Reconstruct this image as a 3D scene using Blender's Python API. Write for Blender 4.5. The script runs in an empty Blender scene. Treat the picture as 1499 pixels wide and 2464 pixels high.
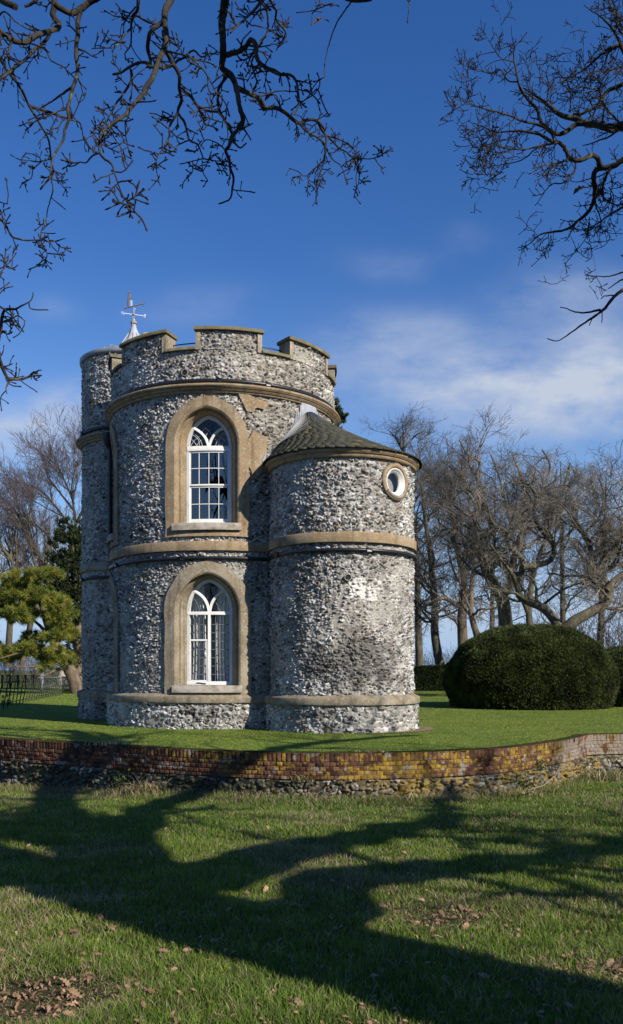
import bpy, math, random
import numpy as np
from mathutils import Vector, Matrix
R2 = math.radians
scene = bpy.context.scene
COL = scene.collection

# ------------------------------------------------------------------ camera
EYE = 1.35
F, CX, HY = 2100.0, 749.5, 1612.0          # focal length, centre column and horizon row in a 1499 px wide view
cam_d = bpy.data.cameras.new("camera")
cam = bpy.data.objects.new("camera", cam_d); COL.objects.link(cam)
cam.location = (0, 0, EYE); cam.rotation_euler = (R2(90), 0, 0)
cam_d.sensor_fit = 'HORIZONTAL'; cam_d.sensor_width = 24.0
cam_d.lens = 24.0 * F / 1499.0
cam_d.shift_y = (HY - 1232.0) / 1499.0 * 1499.0 / 1499.0
cam_d.clip_start = 0.1; cam_d.clip_end = 5000
scene.camera = cam

def at(px, py, Y):
    return ((px - CX) / F * Y, Y, EYE + (HY - py) / F * Y)

# ------------------------------------------------------------------ light
SUN_AZ, SUN_EL = 47.0, 31.0                # degrees to the right of straight behind the camera; elevation
sv = Vector((math.sin(R2(SUN_AZ)) * math.cos(R2(SUN_EL)), -math.cos(R2(SUN_AZ)) * math.cos(R2(SUN_EL)), math.sin(R2(SUN_EL))))
sd = bpy.data.lights.new("sun", 'SUN'); sd.energy = 5.0; sd.angle = R2(0.53); sd.color = (1.0, 0.93, 0.82)
sun = bpy.data.objects.new("sun", sd); COL.objects.link(sun)
sun.rotation_euler = sv.to_track_quat('Z', 'Y').to_euler(); sun.location = (20, -20, 30)

world = bpy.data.worlds.new("World"); scene.world = world; world.use_nodes = True
wn = world.node_tree.nodes; wl = world.node_tree.links; wn.clear()
def N(nodes, typ, **kw):
    n = nodes.new(typ)
    for k, v in kw.items():
        if hasattr(n, k) and not k.startswith('in_'): setattr(n, k, v)
    return n
def wmath(op, a, b=None, clamp=False):
    n = wn.new('ShaderNodeMath'); n.operation = op; n.use_clamp = clamp
    for i, v in enumerate((a, b)):
        if v is None: continue
        if isinstance(v, (int, float)): n.inputs[i].default_value = v
        else: wl.new(v, n.inputs[i])
    return n.outputs[0]
sky = wn.new('ShaderNodeTexSky'); sky.sky_type = 'NISHITA'; sky.sun_disc = False
sky.sun_elevation = R2(SUN_EL); sky.sun_rotation = R2(180 - SUN_AZ)
sky.altitude = 0; sky.air_density = 1.0; sky.dust_density = 0.0; sky.ozone_density = 2.0
hs = wn.new('ShaderNodeHueSaturation'); hs.inputs['Saturation'].default_value = 1.34; hs.inputs['Value'].default_value = 1.0; hs.inputs['Hue'].default_value = .515
wl.new(sky.outputs[0], hs.inputs['Color'])
tc = wn.new('ShaderNodeTexCoord'); sx = wn.new('ShaderNodeSeparateXYZ'); wl.new(tc.outputs['Generated'], sx.inputs[0])
yy = wmath('MAXIMUM', sx.outputs[1], 0.08)
ca = wmath('DIVIDE', sx.outputs[0], yy); ce = wmath('DIVIDE', sx.outputs[2], yy)
cmb = wn.new('ShaderNodeCombineXYZ'); wl.new(ca, cmb.inputs[0]); wl.new(ce, cmb.inputs[1])
warp = wn.new('ShaderNodeTexNoise'); warp.inputs['Scale'].default_value = 5.0; warp.inputs['Detail'].default_value = 4
wl.new(cmb.outputs[0], warp.inputs['Vector'])
vm = wn.new('ShaderNodeVectorMath'); vm.operation = 'MULTIPLY_ADD'
wl.new(warp.outputs['Color'], vm.inputs[0]); vm.inputs[1].default_value = (0.12, 0.06, 0); wl.new(cmb.outputs[0], vm.inputs[2])
sw = wn.new('ShaderNodeSeparateXYZ'); wl.new(vm.outputs[0], sw.inputs[0])
WA, WE = sw.outputs[0], sw.outputs[1]
CLOUDS = [(1420, 930, 230, 110, .8), (1250, 945, 260, 70, .75), (1460, 830, 130, 90, .6), (1080, 905, 150, 50, .65), (1010, 810, 190, 60, .5), (1380, 1030, 330, 45, .5),
          (930, 632, 90, 35, .22), (1400, 690, 110, 60, .5), (1250, 715, 70, 35, .3), (60, 1045, 190, 60, 1.1), (160, 965, 80, 40, .5),
          (470, 745, 110, 45, .2), (130, 735, 60, 30, .2), (1120, 575, 70, 40, .12), (60, 1420, 260, 130, .55), (880, 880, 120, 80, .35), (1450, 1200, 200, 60, .35), (1300, 1490, 600, 110, .7)]
tot = None
for (cx, cy, rx, ry, am) in CLOUDS:
    a0, e0 = (cx - CX) / F + .06, (HY - cy) / F + .03
    da = wmath('MULTIPLY', wmath('SUBTRACT', WA, a0), F / rx); de = wmath('MULTIPLY', wmath('SUBTRACT', WE, e0), F / ry)
    r2 = wmath('ADD', wmath('MULTIPLY', da, da), wmath('MULTIPLY', de, de))
    g = wmath('MULTIPLY', wmath('POWER', 2.718, wmath('MULTIPLY', r2, -0.9)), am)
    tot = g if tot is None else wmath('ADD', tot, g)
cn = wn.new('ShaderNodeTexNoise'); cn.inputs['Scale'].default_value = 7.0; cn.inputs['Detail'].default_value = 7; cn.inputs['Roughness'].default_value = .6
mp = wn.new('ShaderNodeMapping'); mp.inputs['Scale'].default_value = (1, 2.0, 1); wl.new(cmb.outputs[0], mp.inputs[0]); wl.new(mp.outputs[0], cn.inputs['Vector'])
cm = wmath('MULTIPLY', wmath('SUBTRACT', cn.outputs['Fac'], 0.27), 2.6, True)
cov = wmath('MULTIPLY', wmath('MULTIPLY', tot, cm), wmath('GREATER_THAN', sx.outputs[1], 0.1), True)
mixc = wn.new('ShaderNodeMixRGB'); 
hz = wmath('POWER', wmath('SUBTRACT', 1.0, wmath('MULTIPLY', wmath('MAXIMUM', sx.outputs[2], 0.0), 2.3), True), 1.6)
mixh = wn.new('ShaderNodeMixRGB'); wl.new(hz, mixh.inputs[0]); wl.new(hs.outputs[0], mixh.inputs[1]); mixh.inputs[2].default_value = (2.1, 3.4, 5.8, 1)
wl.new(cov, mixc.inputs[0]); wl.new(mixh.outputs[0], mixc.inputs[1]); mixc.inputs[2].default_value = (3.9, 4.4, 5.4, 1)
bgn = wn.new('ShaderNodeBackground'); wl.new(mixc.outputs[0], bgn.inputs[0]); bgn.inputs[1].default_value = 0.097
wo = wn.new('ShaderNodeOutputWorld'); wl.new(bgn.outputs[0], wo.inputs[0])

scene.view_settings.view_transform = 'Standard'; scene.view_settings.look = 'None'
scene.view_settings.gamma = 1.0; scene.view_settings.exposure = 0.5
scene.render.engine = 'CYCLES'
scene.cycles.max_bounces = 6; scene.cycles.transparent_max_bounces = 12; scene.cycles.caustics_reflective = False; scene.cycles.caustics_refractive = False

# ------------------------------------------------------------------ helpers
def fast_mesh(name, V, quads=None, tris=None, colors=None, smooth=False):
    me = bpy.data.meshes.new(name)
    V = np.asarray(V, dtype=np.float32).reshape(-1, 3)
    q = np.zeros((0, 4), np.int32) if quads is None or len(quads) == 0 else np.asarray(quads, np.int32).reshape(-1, 4)
    t = np.zeros((0, 3), np.int32) if tris is None or len(tris) == 0 else np.asarray(tris, np.int32).reshape(-1, 3)
    me.vertices.add(len(V)); me.vertices.foreach_set('co', V.ravel())
    nl = q.size + t.size
    me.loops.add(nl); me.polygons.add(len(q) + len(t))
    me.loops.foreach_set('vertex_index', np.concatenate([q.ravel(), t.ravel()]))
    st = np.concatenate([np.arange(len(q)) * 4, len(q) * 4 + np.arange(len(t)) * 3]).astype(np.int32)
    me.polygons.foreach_set('loop_start', st)
    if smooth: me.polygons.foreach_set('use_smooth', np.ones(len(q) + len(t), bool))
    me.update(calc_edges=True)
    if colors is not None:
        c = np.ones((len(V), 4), np.float32); c[:, :3] = np.clip(colors, 0, 1)
        a = me.color_attributes.new('Col', 'FLOAT_COLOR', 'POINT'); a.data.foreach_set('color', c.ravel())
    return me
def link(name, me, m=None, parent=None):
    o = bpy.data.objects.new(name, me); COL.objects.link(o)
    if m is not None: me.materials.append(m)
    if parent is not None:
        o.parent = parent
        if parent.type == 'EMPTY': o.matrix_parent_inverse = Matrix.Translation(-parent.location)
    return o
def tag(o, label=None, cat=None, group=None, kind=None):
    if label: o['label'] = label
    if cat: o['category'] = cat
    if group: o['group'] = group
    if kind: o['kind'] = kind
    return o
def thing(name, loc, label, cat, group=None):
    o = bpy.data.objects.new(name, None); COL.objects.link(o); o.location = loc; o.empty_display_size = .2
    return tag(o, label, cat, group)

class MB:
    def __init__(s): s.v = []; s.q = []; s.t = []; s.c = []; s.n = 0
    def add(s, V, Q=None, T=None, C=None):
        V = np.asarray(V, float).reshape(-1, 3)
        s.v.append(V)
        if Q is not None and len(Q): s.q.append(np.asarray(Q, int).reshape(-1, 4) + s.n)
        if T is not None and len(T): s.t.append(np.asarray(T, int).reshape(-1, 3) + s.n)
        if C is None: C = np.ones(3)
        C = np.asarray(C, float); s.c.append(np.broadcast_to(C, (len(V), 3)) if C.ndim == 1 else C)
        s.n += len(V)
    def grid(s, G, close_u=False, C=None):            # G[i,j,3]
        G = np.asarray(G, float); n, m = G.shape[:2]
        idx = np.arange(n * m).reshape(n, m)
        if close_u: idx = np.vstack([idx, idx[:1]])
        Q = np.stack([idx[:-1, :-1], idx[1:, :-1], idx[1:, 1:], idx[:-1, 1:]], -1).reshape(-1, 4)
        s.add(G.reshape(-1, 3), Q, None, None if C is None else (C if np.ndim(C) == 1 else np.asarray(C).reshape(-1, 3)))
    def box(s, lo, hi, C=None):
        x0, y0, z0 = lo; x1, y1, z1 = hi
        V = [(x0, y0, z0), (x1, y0, z0), (x1, y1, z0), (x0, y1, z0), (x0, y0, z1), (x1, y0, z1), (x1, y1, z1), (x0, y1, z1)]
        s.add(V, [(0, 3, 2, 1), (4, 5, 6, 7), (0, 1, 5, 4), (1, 2, 6, 5), (2, 3, 7, 6), (3, 0, 4, 7)], None, C)
    def tube(s, P, r, n=6, C=None, cap=True):
        P = np.asarray(P, float); k = len(P); r = np.broadcast_to(np.asarray(r, float), (k,))
        V, Q = tubes(P[None], r[None], n); s.add(V, Q, None, C)
        if cap:
            s.add(V[:n], None, [(0, i + 1, i) for i in range(1, n - 1)], C); s.add(V[-n:], None, [(0, i, i + 1) for i in range(1, n - 1)], C)
    def lathe(s, prof, cx, cy, n=48, C=None):
        a = np.linspace(0, 2 * np.pi, n, endpoint=False); pr = np.asarray(prof, float)
        G = np.stack([cx + pr[None, :, 0] * np.sin(a)[:, None], cy - pr[None, :, 0] * np.cos(a)[:, None], np.broadcast_to(pr[None, :, 1], (n, len(pr)))], -1)
        s.grid(G, True, C)
    def build(s, name, m=None, parent=None, smooth=False, col=False):
        V = np.concatenate(s.v); q = np.concatenate(s.q) if s.q else None; t = np.concatenate(s.t) if s.t else None
        me = fast_mesh(name, V, q, t, np.concatenate(s.c) if col else None, smooth)
        return link(name, me, m, parent)

def tubes(P, R, n):                                    # P[N,k,3], R[N,k] -> verts, quads
    P = np.asarray(P, float); R = np.asarray(R, float); Nn, k = P.shape[:2]
    T = np.gradient(P, axis=1); T /= (np.linalg.norm(T, axis=2, keepdims=True) + 1e-9)
    ref = np.zeros_like(T); ref[..., 0] = 0.31; ref[..., 1] = 0.9; ref[..., 2] = 0.17
    U = np.cross(T, ref); U /= (np.linalg.norm(U, axis=2, keepdims=True) + 1e-9); W = np.cross(T, U)
    a = np.arange(n) * 2 * np.pi / n
    V = P[:, :, None] + R[:, :, None, None] * (np.cos(a)[None, None, :, None] * U[:, :, None] + np.sin(a)[None, None, :, None] * W[:, :, None])
    base = (np.arange(Nn) * k * n)[:, None, None] + (np.arange(k - 1) * n)[None, :, None]
    i = np.arange(n)[None, None, :]; j = (np.arange(n) + 1) % n; j = j[None, None, :]
    Q = np.stack([base + i, base + j, base + n + j, base + n + i], -1).reshape(-1, 4)
    return V.reshape(-1, 3), Q

# hash noise
def h2(i, j, k=0):
    x = (np.asarray(i).astype(np.int64) * 374761393 + np.asarray(j).astype(np.int64) * 668265263 + int(k) * 1442695041) & 0xFFFFFFFF
    x = ((x ^ (x >> 13)) * 1274126177) & 0xFFFFFFFF
    x = ((x ^ (x >> 16)) * 2246822519) & 0xFFFFFFFF
    x = x ^ (x >> 15)
    return (x & 0xFFFFFF) / float(0x1000000)
def vn(x, y, k=0):
    x = np.asarray(x, float); y = np.asarray(y, float)
    i = np.floor(x); j = np.floor(y); fx = x - i; fy = y - j
    fx = fx * fx * (3 - 2 * fx); fy = fy * fy * (3 - 2 * fy)
    a = h2(i, j, k); b = h2(i + 1, j, k); c = h2(i, j + 1, k); d = h2(i + 1, j + 1, k)
    return (a * (1 - fx) + b * fx) * (1 - fy) + (c * (1 - fx) + d * fx) * fy
def fbm(x, y, k=0, o=4):
    s = 0; a = .5; t = 0
    for q in range(o): s = s + a * vn(x, y, k + q * 17); t += a; a *= .5; x = x * 2.03 + 7.1; y = y * 2.03 + 3.7
    return s / t
def sstep(a, b, x): t = np.clip((x - a) / (b - a), 0, 1); return t * t * (3 - 2 * t)

# materials
def mat_new(name):
    m = bpy.data.materials.new(name); m.use_nodes = True; nt = m.node_tree
    return m, nt, nt.nodes['Principled BSDF']
def mat_attr(name, rough=.8, spec=.3, nscale=40, namt=.35, bump=.0, bscale=120, trans=0):
    m, nt, b = mat_new(name); a = nt.nodes.new('ShaderNodeVertexColor'); a.layer_name = 'Col'
    t = nt.nodes.new('ShaderNodeTexCoord'); n = nt.nodes.new('ShaderNodeTexNoise'); n.inputs['Scale'].default_value = nscale; n.inputs['Detail'].default_value = 3
    nt.links.new(t.outputs['Object'], n.inputs['Vector'])
    mr = nt.nodes.new('ShaderNodeMapRange'); mr.inputs[1].default_value = .25; mr.inputs[2].default_value = .75; mr.inputs[3].default_value = 1 - namt; mr.inputs[4].default_value = 1 + namt
    nt.links.new(n.outputs['Fac'], mr.inputs[0])
    mx = nt.nodes.new('ShaderNodeVectorMath'); mx.operation = 'SCALE'; nt.links.new(a.outputs[0], mx.inputs[0]); nt.links.new(mr.outputs[0], mx.inputs['Scale'])
    nt.links.new(mx.outputs[0], b.inputs['Base Color']); b.inputs['Roughness'].default_value = rough; b.inputs['Specular IOR Level'].default_value = spec
    if bump:
        n2 = nt.nodes.new('ShaderNodeTexNoise'); n2.inputs['Scale'].default_value = bscale; n2.inputs['Detail'].default_value = 4; nt.links.new(t.outputs['Object'], n2.inputs['Vector'])
        bp = nt.nodes.new('ShaderNodeBump'); bp.inputs['Strength'].default_value = bump; bp.inputs['Distance'].default_value = .01
        nt.links.new(n2.outputs['Fac'], bp.inputs['Height']); nt.links.new(bp.outputs[0], b.inputs['Normal'])
    if trans:
        tr = nt.nodes.new('ShaderNodeBsdfTranslucent'); nt.links.new(mx.outputs[0], tr.inputs[0])
        ms = nt.nodes.new('ShaderNodeMixShader'); ms.inputs[0].default_value = trans; nt.links.new(b.outputs[0], ms.inputs[1]); nt.links.new(tr.outputs[0], ms.inputs[2])
        nt.links.new(ms.outputs[0], nt.nodes['Material Output'].inputs[0])
    return m
def mat_noise(name, stops, scale=3, detail=6, rough=.8, spec=.3, bump=.0, bscale=60, metal=0, fine=None, stretch=(1, 1, 1), dist=.01):
    m, nt, b = mat_new(name); t = nt.nodes.new('ShaderNodeTexCoord'); mpn = nt.nodes.new('ShaderNodeMapping'); mpn.inputs['Scale'].default_value = stretch
    nt.links.new(t.outputs['Object'], mpn.inputs[0])
    n = nt.nodes.new('ShaderNodeTexNoise'); n.inputs['Scale'].default_value = scale; n.inputs['Detail'].default_value = detail; n.inputs['Roughness'].default_value = .6
    nt.links.new(mpn.outputs[0], n.inputs['Vector'])
    cr = nt.nodes.new('ShaderNodeValToRGB'); els = cr.color_ramp.elements
    while len(els) < len(stops): els.new(.5)
    for e, (p, c) in zip(els, stops): e.position = p; e.color = (*c, 1)
    nt.links.new(n.outputs['Fac'], cr.inputs[0]); out = cr.outputs[0]
    if fine:                                            # speckle of a second colour (lichen, wear)
        n3 = nt.nodes.new('ShaderNodeTexNoise'); n3.inputs['Scale'].default_value = fine[0]; n3.inputs['Detail'].default_value = 5; n3.inputs['Roughness'].default_value = .7
        nt.links.new(t.outputs['Object'], n3.inputs['Vector'])
        mr = nt.nodes.new('ShaderNodeMapRange'); mr.inputs[1].default_value = fine[1]; mr.inputs[2].default_value = fine[2]; nt.links.new(n3.outputs['Fac'], mr.inputs[0])
        mx = nt.nodes.new('ShaderNodeMixRGB'); nt.links.new(mr.outputs[0], mx.inputs[0]); nt.links.new(out, mx.inputs[1]); mx.inputs[2].default_value = (*fine[3], 1); out = mx.outputs[0]
    nt.links.new(out, b.inputs['Base Color']); b.inputs['Roughness'].default_value = rough; b.inputs['Specular IOR Level'].default_value = spec; b.inputs['Metallic'].default_value = metal
    if bump:
        n2 = nt.nodes.new('ShaderNodeTexNoise'); n2.inputs['Scale'].default_value = bscale; n2.inputs['Detail'].default_value = 5; nt.links.new(t.outputs['Object'], n2.inputs['Vector'])
        bp = nt.nodes.new('ShaderNodeBump'); bp.inputs['Strength'].default_value = bump; bp.inputs['Distance'].default_value = dist
        nt.links.new(n2.outputs['Fac'], bp.inputs['Height']); nt.links.new(bp.outputs[0], b.inputs['Normal'])
    return m
def mat_plain(name, c, rough=.5, spec=.4, metal=0):
    return mat_noise(name, [(.3, tuple(x * .88 for x in c)), (.7, tuple(min(1, x * 1.06) for x in c))], 6, 3, rough, spec, metal=metal)

M_flint = mat_attr('flint', .62, .4, 90, .28)
def mat_stone(name, c0, c1, c2, lich, streak):
    m = mat_noise(name, [(.25, c0), (.5, c1), (.75, c2)], 2.1, 9, .92, .12, .5, 55, fine=(16, .52, .66, lich))
    nt = m.node_tree; b = nt.nodes['Principled BSDF']; src = b.inputs['Base Color'].links[0].from_socket; t = nt.nodes.new('ShaderNodeTexCoord')
    for sc, st_, lo, hi, dark in ((1.0, (7, 7, .55), .5, .72, streak), (2.2, (1, 1, 1), .56, .70, (.72, .76, .82)), (34, (1, 1, 1), .5, .75, (.66, .64, .62))):
        mp_ = nt.nodes.new('ShaderNodeMapping'); mp_.inputs['Scale'].default_value = st_; nt.links.new(t.outputs['Object'], mp_.inputs[0])
        n = nt.nodes.new('ShaderNodeTexNoise'); n.inputs['Scale'].default_value = sc; n.inputs['Detail'].default_value = 6; nt.links.new(mp_.outputs[0], n.inputs['Vector'])
        mr = nt.nodes.new('ShaderNodeMapRange'); mr.inputs[1].default_value = lo; mr.inputs[2].default_value = hi; nt.links.new(n.outputs['Fac'], mr.inputs[0])
        mx = nt.nodes.new('ShaderNodeMixRGB'); mx.blend_type = 'MULTIPLY'; nt.links.new(mr.outputs[0], mx.inputs[0]); nt.links.new(src, mx.inputs[1]); mx.inputs[2].default_value = (*dark, 1); src = mx.outputs[0]
    nt.links.new(src, b.inputs['Base Color']); return m
M_stone = mat_stone('oolite_render', (.20, .135, .072), (.285, .205, .12), (.36, .285, .19), (.35, .32, .26), (.62, .58, .52))
M_stone2 = mat_stone('weathered_render', (.155, .122, .08), (.255, .207, .14), (.35, .305, .23), (.36, .34, .29), (.55, .54, .52))
M_sill = mat_noise('sill_stone', [(.3, (.16, .13, .1)), (.55, (.31, .28, .23)), (.8, (.38, .35, .31))], 6, 6, .9, .15, .3, 70)
M_cope = mat_noise('coping_stone', [(.3, (.085, .07, .036)), (.6, (.15, .13, .075)), (.8, (.22, .2, .14))], 4, 6, .9, .15, .3, 60)
M_iron = mat_plain('black_iron', (.012, .012, .015), .38, .5)
M_lead = mat_noise('lead_sheet', [(.3, (.27, .285, .31)), (.7, (.42, .435, .46))], 3, 5, .6, .4, .1, 30)
M_leadd = mat_noise('dark_lead', [(.3, (.13, .14, .15)), (.7, (.27, .28, .3))], 3, 5, .55, .4, .1, 30, metal=.2)
M_paint = mat_plain('white_paint', (.60, .60, .575), .42, .4)
M_came = mat_plain('lead_came', (.10, .10, .11), .5, .4)
M_cames = mat_plain('pale_came', (.42, .43, .45), .5, .4)
M_slate = mat_attr('stone_slate', .85, .2, 30, .3, .3, 80)
M_steel = mat_noise('pitted_steel', [(.3, (.3, .25, .23)), (.7, (.45, .4, .38))], 20, 4, .55, .4, metal=.3)
M_white = mat_plain('white_enamel', (.8, .8, .8), .4, .4)
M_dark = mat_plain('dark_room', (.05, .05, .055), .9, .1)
M_cloth = mat_plain('pale_curtain', (.68, .66, .62), .95, .05)
M_shade = mat_plain('cream_shade', (.62, .56, .46), .9, .05)
def mat_glass(name, tint, refl):
    m, nt, b = mat_new(name); nt.nodes.remove(b)
    tr = nt.nodes.new('ShaderNodeBsdfTransparent'); tr.inputs[0].default_value = (*tint, 1)
    gl = nt.nodes.new('ShaderNodeBsdfGlossy'); gl.inputs['Roughness'].default_value = .02
    fr = nt.nodes.new('ShaderNodeFresnel'); fr.inputs[0].default_value = 1.5
    mt = nt.nodes.new('ShaderNodeMath'); mt.operation = 'MULTIPLY'; mt.use_clamp = True; nt.links.new(fr.outputs[0], mt.inputs[0]); mt.inputs[1].default_value = refl
    ms = nt.nodes.new('ShaderNodeMixShader'); nt.links.new(mt.outputs[0], ms.inputs[0]); nt.links.new(tr.outputs[0], ms.inputs[1]); nt.links.new(gl.outputs[0], ms.inputs[2])
    nt.links.new(ms.outputs[0], nt.nodes['Material Output'].inputs[0])
    return m
M_glass = mat_glass('window_glass', (.9, .93, .92), 1.3)
M_glassd = mat_glass('sash_glass', (.5, .55, .6), 4.2)
M_glassr = mat_glass('red_stained_glass', (.35, .05, .05), 1.2)
M_glassb = mat_glass('blue_stained_glass', (.05, .08, .3), 1.2)

# ------------------------------------------------------------------ flint walling
def flint_field(u, z, seed, cu=.104, cz=.060, h0=.040):
    sw1 = .22 * (fbm(u * .8, z * 1.1, seed + 50, 2) - .5); sw2 = .16 * (fbm(u * 1.0 + 9, z * 1.3, seed + 51, 2) - .5); u0, z0 = u, z; u = u + sw1; z = z + sw2
    wu = u + .035 * (vn(u * 11, z * 11, seed + 1) - .5) * 2 + .012 * (vn(u * 33, z * 33, seed + 5) - .5) * 2
    wz = z + .022 * (vn(u * 10, z * 12, seed + 2) - .5) * 2 + .010 * (vn(u * 33, z * 33, seed + 6) - .5) * 2
    gx = wu / cu; gz = wz / cz; iz = np.floor(gz)
    d1 = np.full(u.shape, 9.); d2 = np.full(u.shape, 9.); I = np.zeros(u.shape); J = np.zeros(u.shape); ax = np.zeros(u.shape); az = np.zeros(u.shape)
    for dj in (-1, 0, 1):
        row = iz + dj; off = .5 * (row % 2) + .3 * h2(row, row * 0, seed + 3); ix = np.floor(gx - off)
        for di in (-1, 0, 1):
            i = ix + di
            px = i + off + .5 + (h2(i, row, seed + 11) - .5) * .75; pz = row + .5 + (h2(i, row, seed + 12) - .5) * .55
            s = .55 + 1.15 * h2(i, row, seed + 13) ** 2.2
            ex = gx - px; ez = gz - pz
            d = np.sqrt(ex * ex + ez * ez) / s
            new = d < d1
            d2 = np.where(new, d1, np.minimum(d2, d)); I = np.where(new, i, I); J = np.where(new, row, J); ax = np.where(new, ex, ax); az = np.where(new, ez, az); d1 = np.where(new, d, d1)
    u, z = u0, z0; edge = d2 - d1
    t0 = .05 + .22 * h2(I, J, seed + 14)
    pale = fbm(u * .9 + 3, z * .8, seed + 30, 4)              # areas with more mortar smeared over
    t0 = t0 + .25 * sstep(.55, .75, pale)
    mask = sstep(t0, t0 + .16, edge) * sstep(.95, .7, d1)
    r1 = np.clip(h2(I, J, seed + 15) + .62 * (fbm(I * .16, J * .34, seed + 52, 3) - .5), 0, 1); r2 = h2(I, J, seed + 16); r3 = h2(I, J, seed + 17); r4 = h2(I, J, seed + 18)
    tu = (r2 - .5) * .075; tz = (r3 - .5) * .06
    H = mask * (h0 * (.1 + 1.05 * r4) + tu * ax * 1.3 + tz * az * 1.3 - .014 * d1 * d1) + (vn(u * 45, z * 45, seed + 20) - .5) * .008
    # knapped facet edges
    H = H + mask * (vn(u * 22 + r1 * 40, z * 30 + r2 * 40, seed + 21) - .5) * .032
    mort = np.stack([.36 + 0 * u, .335 + 0 * u, .29 + 0 * u], -1) * (.75 + .5 * vn(u * 25, z * 25, seed + 22))[..., None]
    mort = mort * (.8 + .3 * fbm(u * .7, z * .7, seed + 33, 3))[..., None]
    dark = np.stack([.022 + .05 * r2, .022 + .047 * r2, .024 + .048 * r2], -1)
    white = np.stack([.52 + .28 * r2, .51 + .28 * r2, .485 + .27 * r2], -1)
    grey = np.stack([.12 + .2 * r3, .118 + .195 * r3, .115 + .19 * r3], -1)
    brown = np.stack([.15 + .12 * r2, .10 + .08 * r2, .06 + .05 * r2], -1)
    f = np.where((r1 < .455)[..., None], dark, np.where((r1 < .73)[..., None], white, np.where((r1 < .96)[..., None], grey, brown)))
    core = sstep(.30, .42, edge - t0 + .12 * (vn(u * 40, z * 40, seed + 24) - .5))
    rind = (r1 < .455) & (r4 > .25)
    f = np.where(rind[..., None], dark * core[..., None] + (.50 + .25 * r3)[..., None] * np.array([1, .98, .94]) * (1 - core[..., None]), f)
    blot = sstep(.5, .62, vn(u * 26 + r1 * 9, z * 26, seed + 25)) * (r1 >= .455) * (r4 > .5)     # dark chips on the white cortex
    f = f * (1 - .75 * blot[..., None])
    c = mort * (1 - mask[..., None]) + f * mask[..., None]
    slur = sstep(.56, .74, fbm(u * 1.6 + 11, z * 2.2, seed + 35, 4)) * (.35 + .65 * vn(u * 9, z * 14, seed + 36))     # lime slurred over the stones
    c = c * (1 - .72 * slur[..., None]) + np.array([.45, .425, .37]) * (.72 * slur * (.8 + .4 * vn(u * 30, z * 30, seed + 37)))[..., None]; H = H * (1 - .45 * slur)
    soot = fbm(u * .55 + 5, z * 1.1, seed + 38, 5); c = c * (.62 + .76 * soot)[..., None]
    damp = sstep(.52, .72, fbm(u * 2.6, z * .5, seed + 39, 4)); c = c * (1 - .22 * damp[..., None] * np.array([.9, 1, 1.1]))
    return H, c, mask

def cyl(C, r, th, z):
    return np.stack([C[0] + r * np.sin(th), C[1] - r * np.cos(th), z + 0 * th], -1)

def flint_drum(name, C, R, z0, z1, parent, seed, fine=(-100, 100), du=.0125, cull=None, grime=None, cu=.104, cz=.060, cap_z=None, th_lim=None):
    a0, a1 = R2(fine[0]), R2(fine[1])
    th = np.arange(a0, a1, du / R)
    if th_lim is None:
        back = np.arange(a1, a0 + 2 * np.pi, .06 / R); th = np.concatenate([th, back, [a0 + 2 * np.pi]])
    else:
        th = np.concatenate([th, [a1]])
    z = np.linspace(z0, z1, max(2, int((z1 - z0) / du)))
    TH, Z = np.meshgrid(th, z, indexing='ij'); U = TH * R
    H, c, mk = flint_field(U, Z, seed, cu, cz)
    if grime is not None: c = grime(TH, Z, c)
    c = c * .74; V = cyl(C, R + H - .026, TH, Z)
    n, m = TH.shape; idx = np.arange(n * m).reshape(n, m)
    Q = np.stack([idx[:-1, :-1], idx[1:, :-1], idx[1:, 1:], idx[:-1, 1:]], -1)
    tm = (TH[:-1, :-1] + TH[1:, 1:]) / 2; zm = (Z[:-1, :-1] + Z[1:, 1:]) / 2
    keep = np.ones(tm.shape, bool)
    if cull is not None: keep &= ~cull(tm, zm)
    me = fast_mesh(name, V.reshape(-1, 3), Q[keep], None, c.reshape(-1, 3))
    return link(name, me, M_flint, parent)

def bent_box(mb, C, r0, r1, t0, t1, z0, z1, n=None, full=False, C3=None):
    n = n or max(2, int(abs(t1 - t0) / R2(3)) + 1)
    th = np.linspace(t0, t1, n + 1)
    G = np.stack([cyl(C, r1, th, z0), cyl(C, r1, th, z1), cyl(C, r0, th, z1), cyl(C, r0, th, z0), cyl(C, r1, th, z0)], 1)
    mb.grid(G, False, C3)
    if not full:
        for e in (0, n):
            q = G[e, :4]; mb.add(q, [(0, 1, 2, 3)] if e == 0 else [(3, 2, 1, 0)], None, C3)
def band(mb, C, prof, t0, t1, n=96, full=False, wob=0, seed=0):
    """prof: list of (r, z), swept round the drum"""
    th = np.linspace(t0, t1, n + 1); pr = np.asarray(prof)
    r = pr[None, :, 0] + wob * (vn(th * 9, th * 0, seed)[:, None] - .5); z = pr[None, :, 1] + wob * (vn(th * 7, th * 0 + 5, seed)[:, None] - .5)
    G = np.stack([C[0] + r * np.sin(th)[:, None], C[1] - r * np.cos(th)[:, None], z + 0 * r], -1)
    mb.grid(G)

# ------------------------------------------------------------------ the tower
MC, MR = (-2.275, 22.69), 2.85           # main drum
TC, TR = (0.70, 20.18), 1.655            # low turret with the slate roof
SC, SR = (-5.09, 25.0), 1.44             # stair turret with the lead spire
tower = thing('flint_tower', (MC[0], MC[1], 0), 'round two-storey flint folly tower with battlements and two smaller turrets on the lawn', 'tower')

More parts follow.
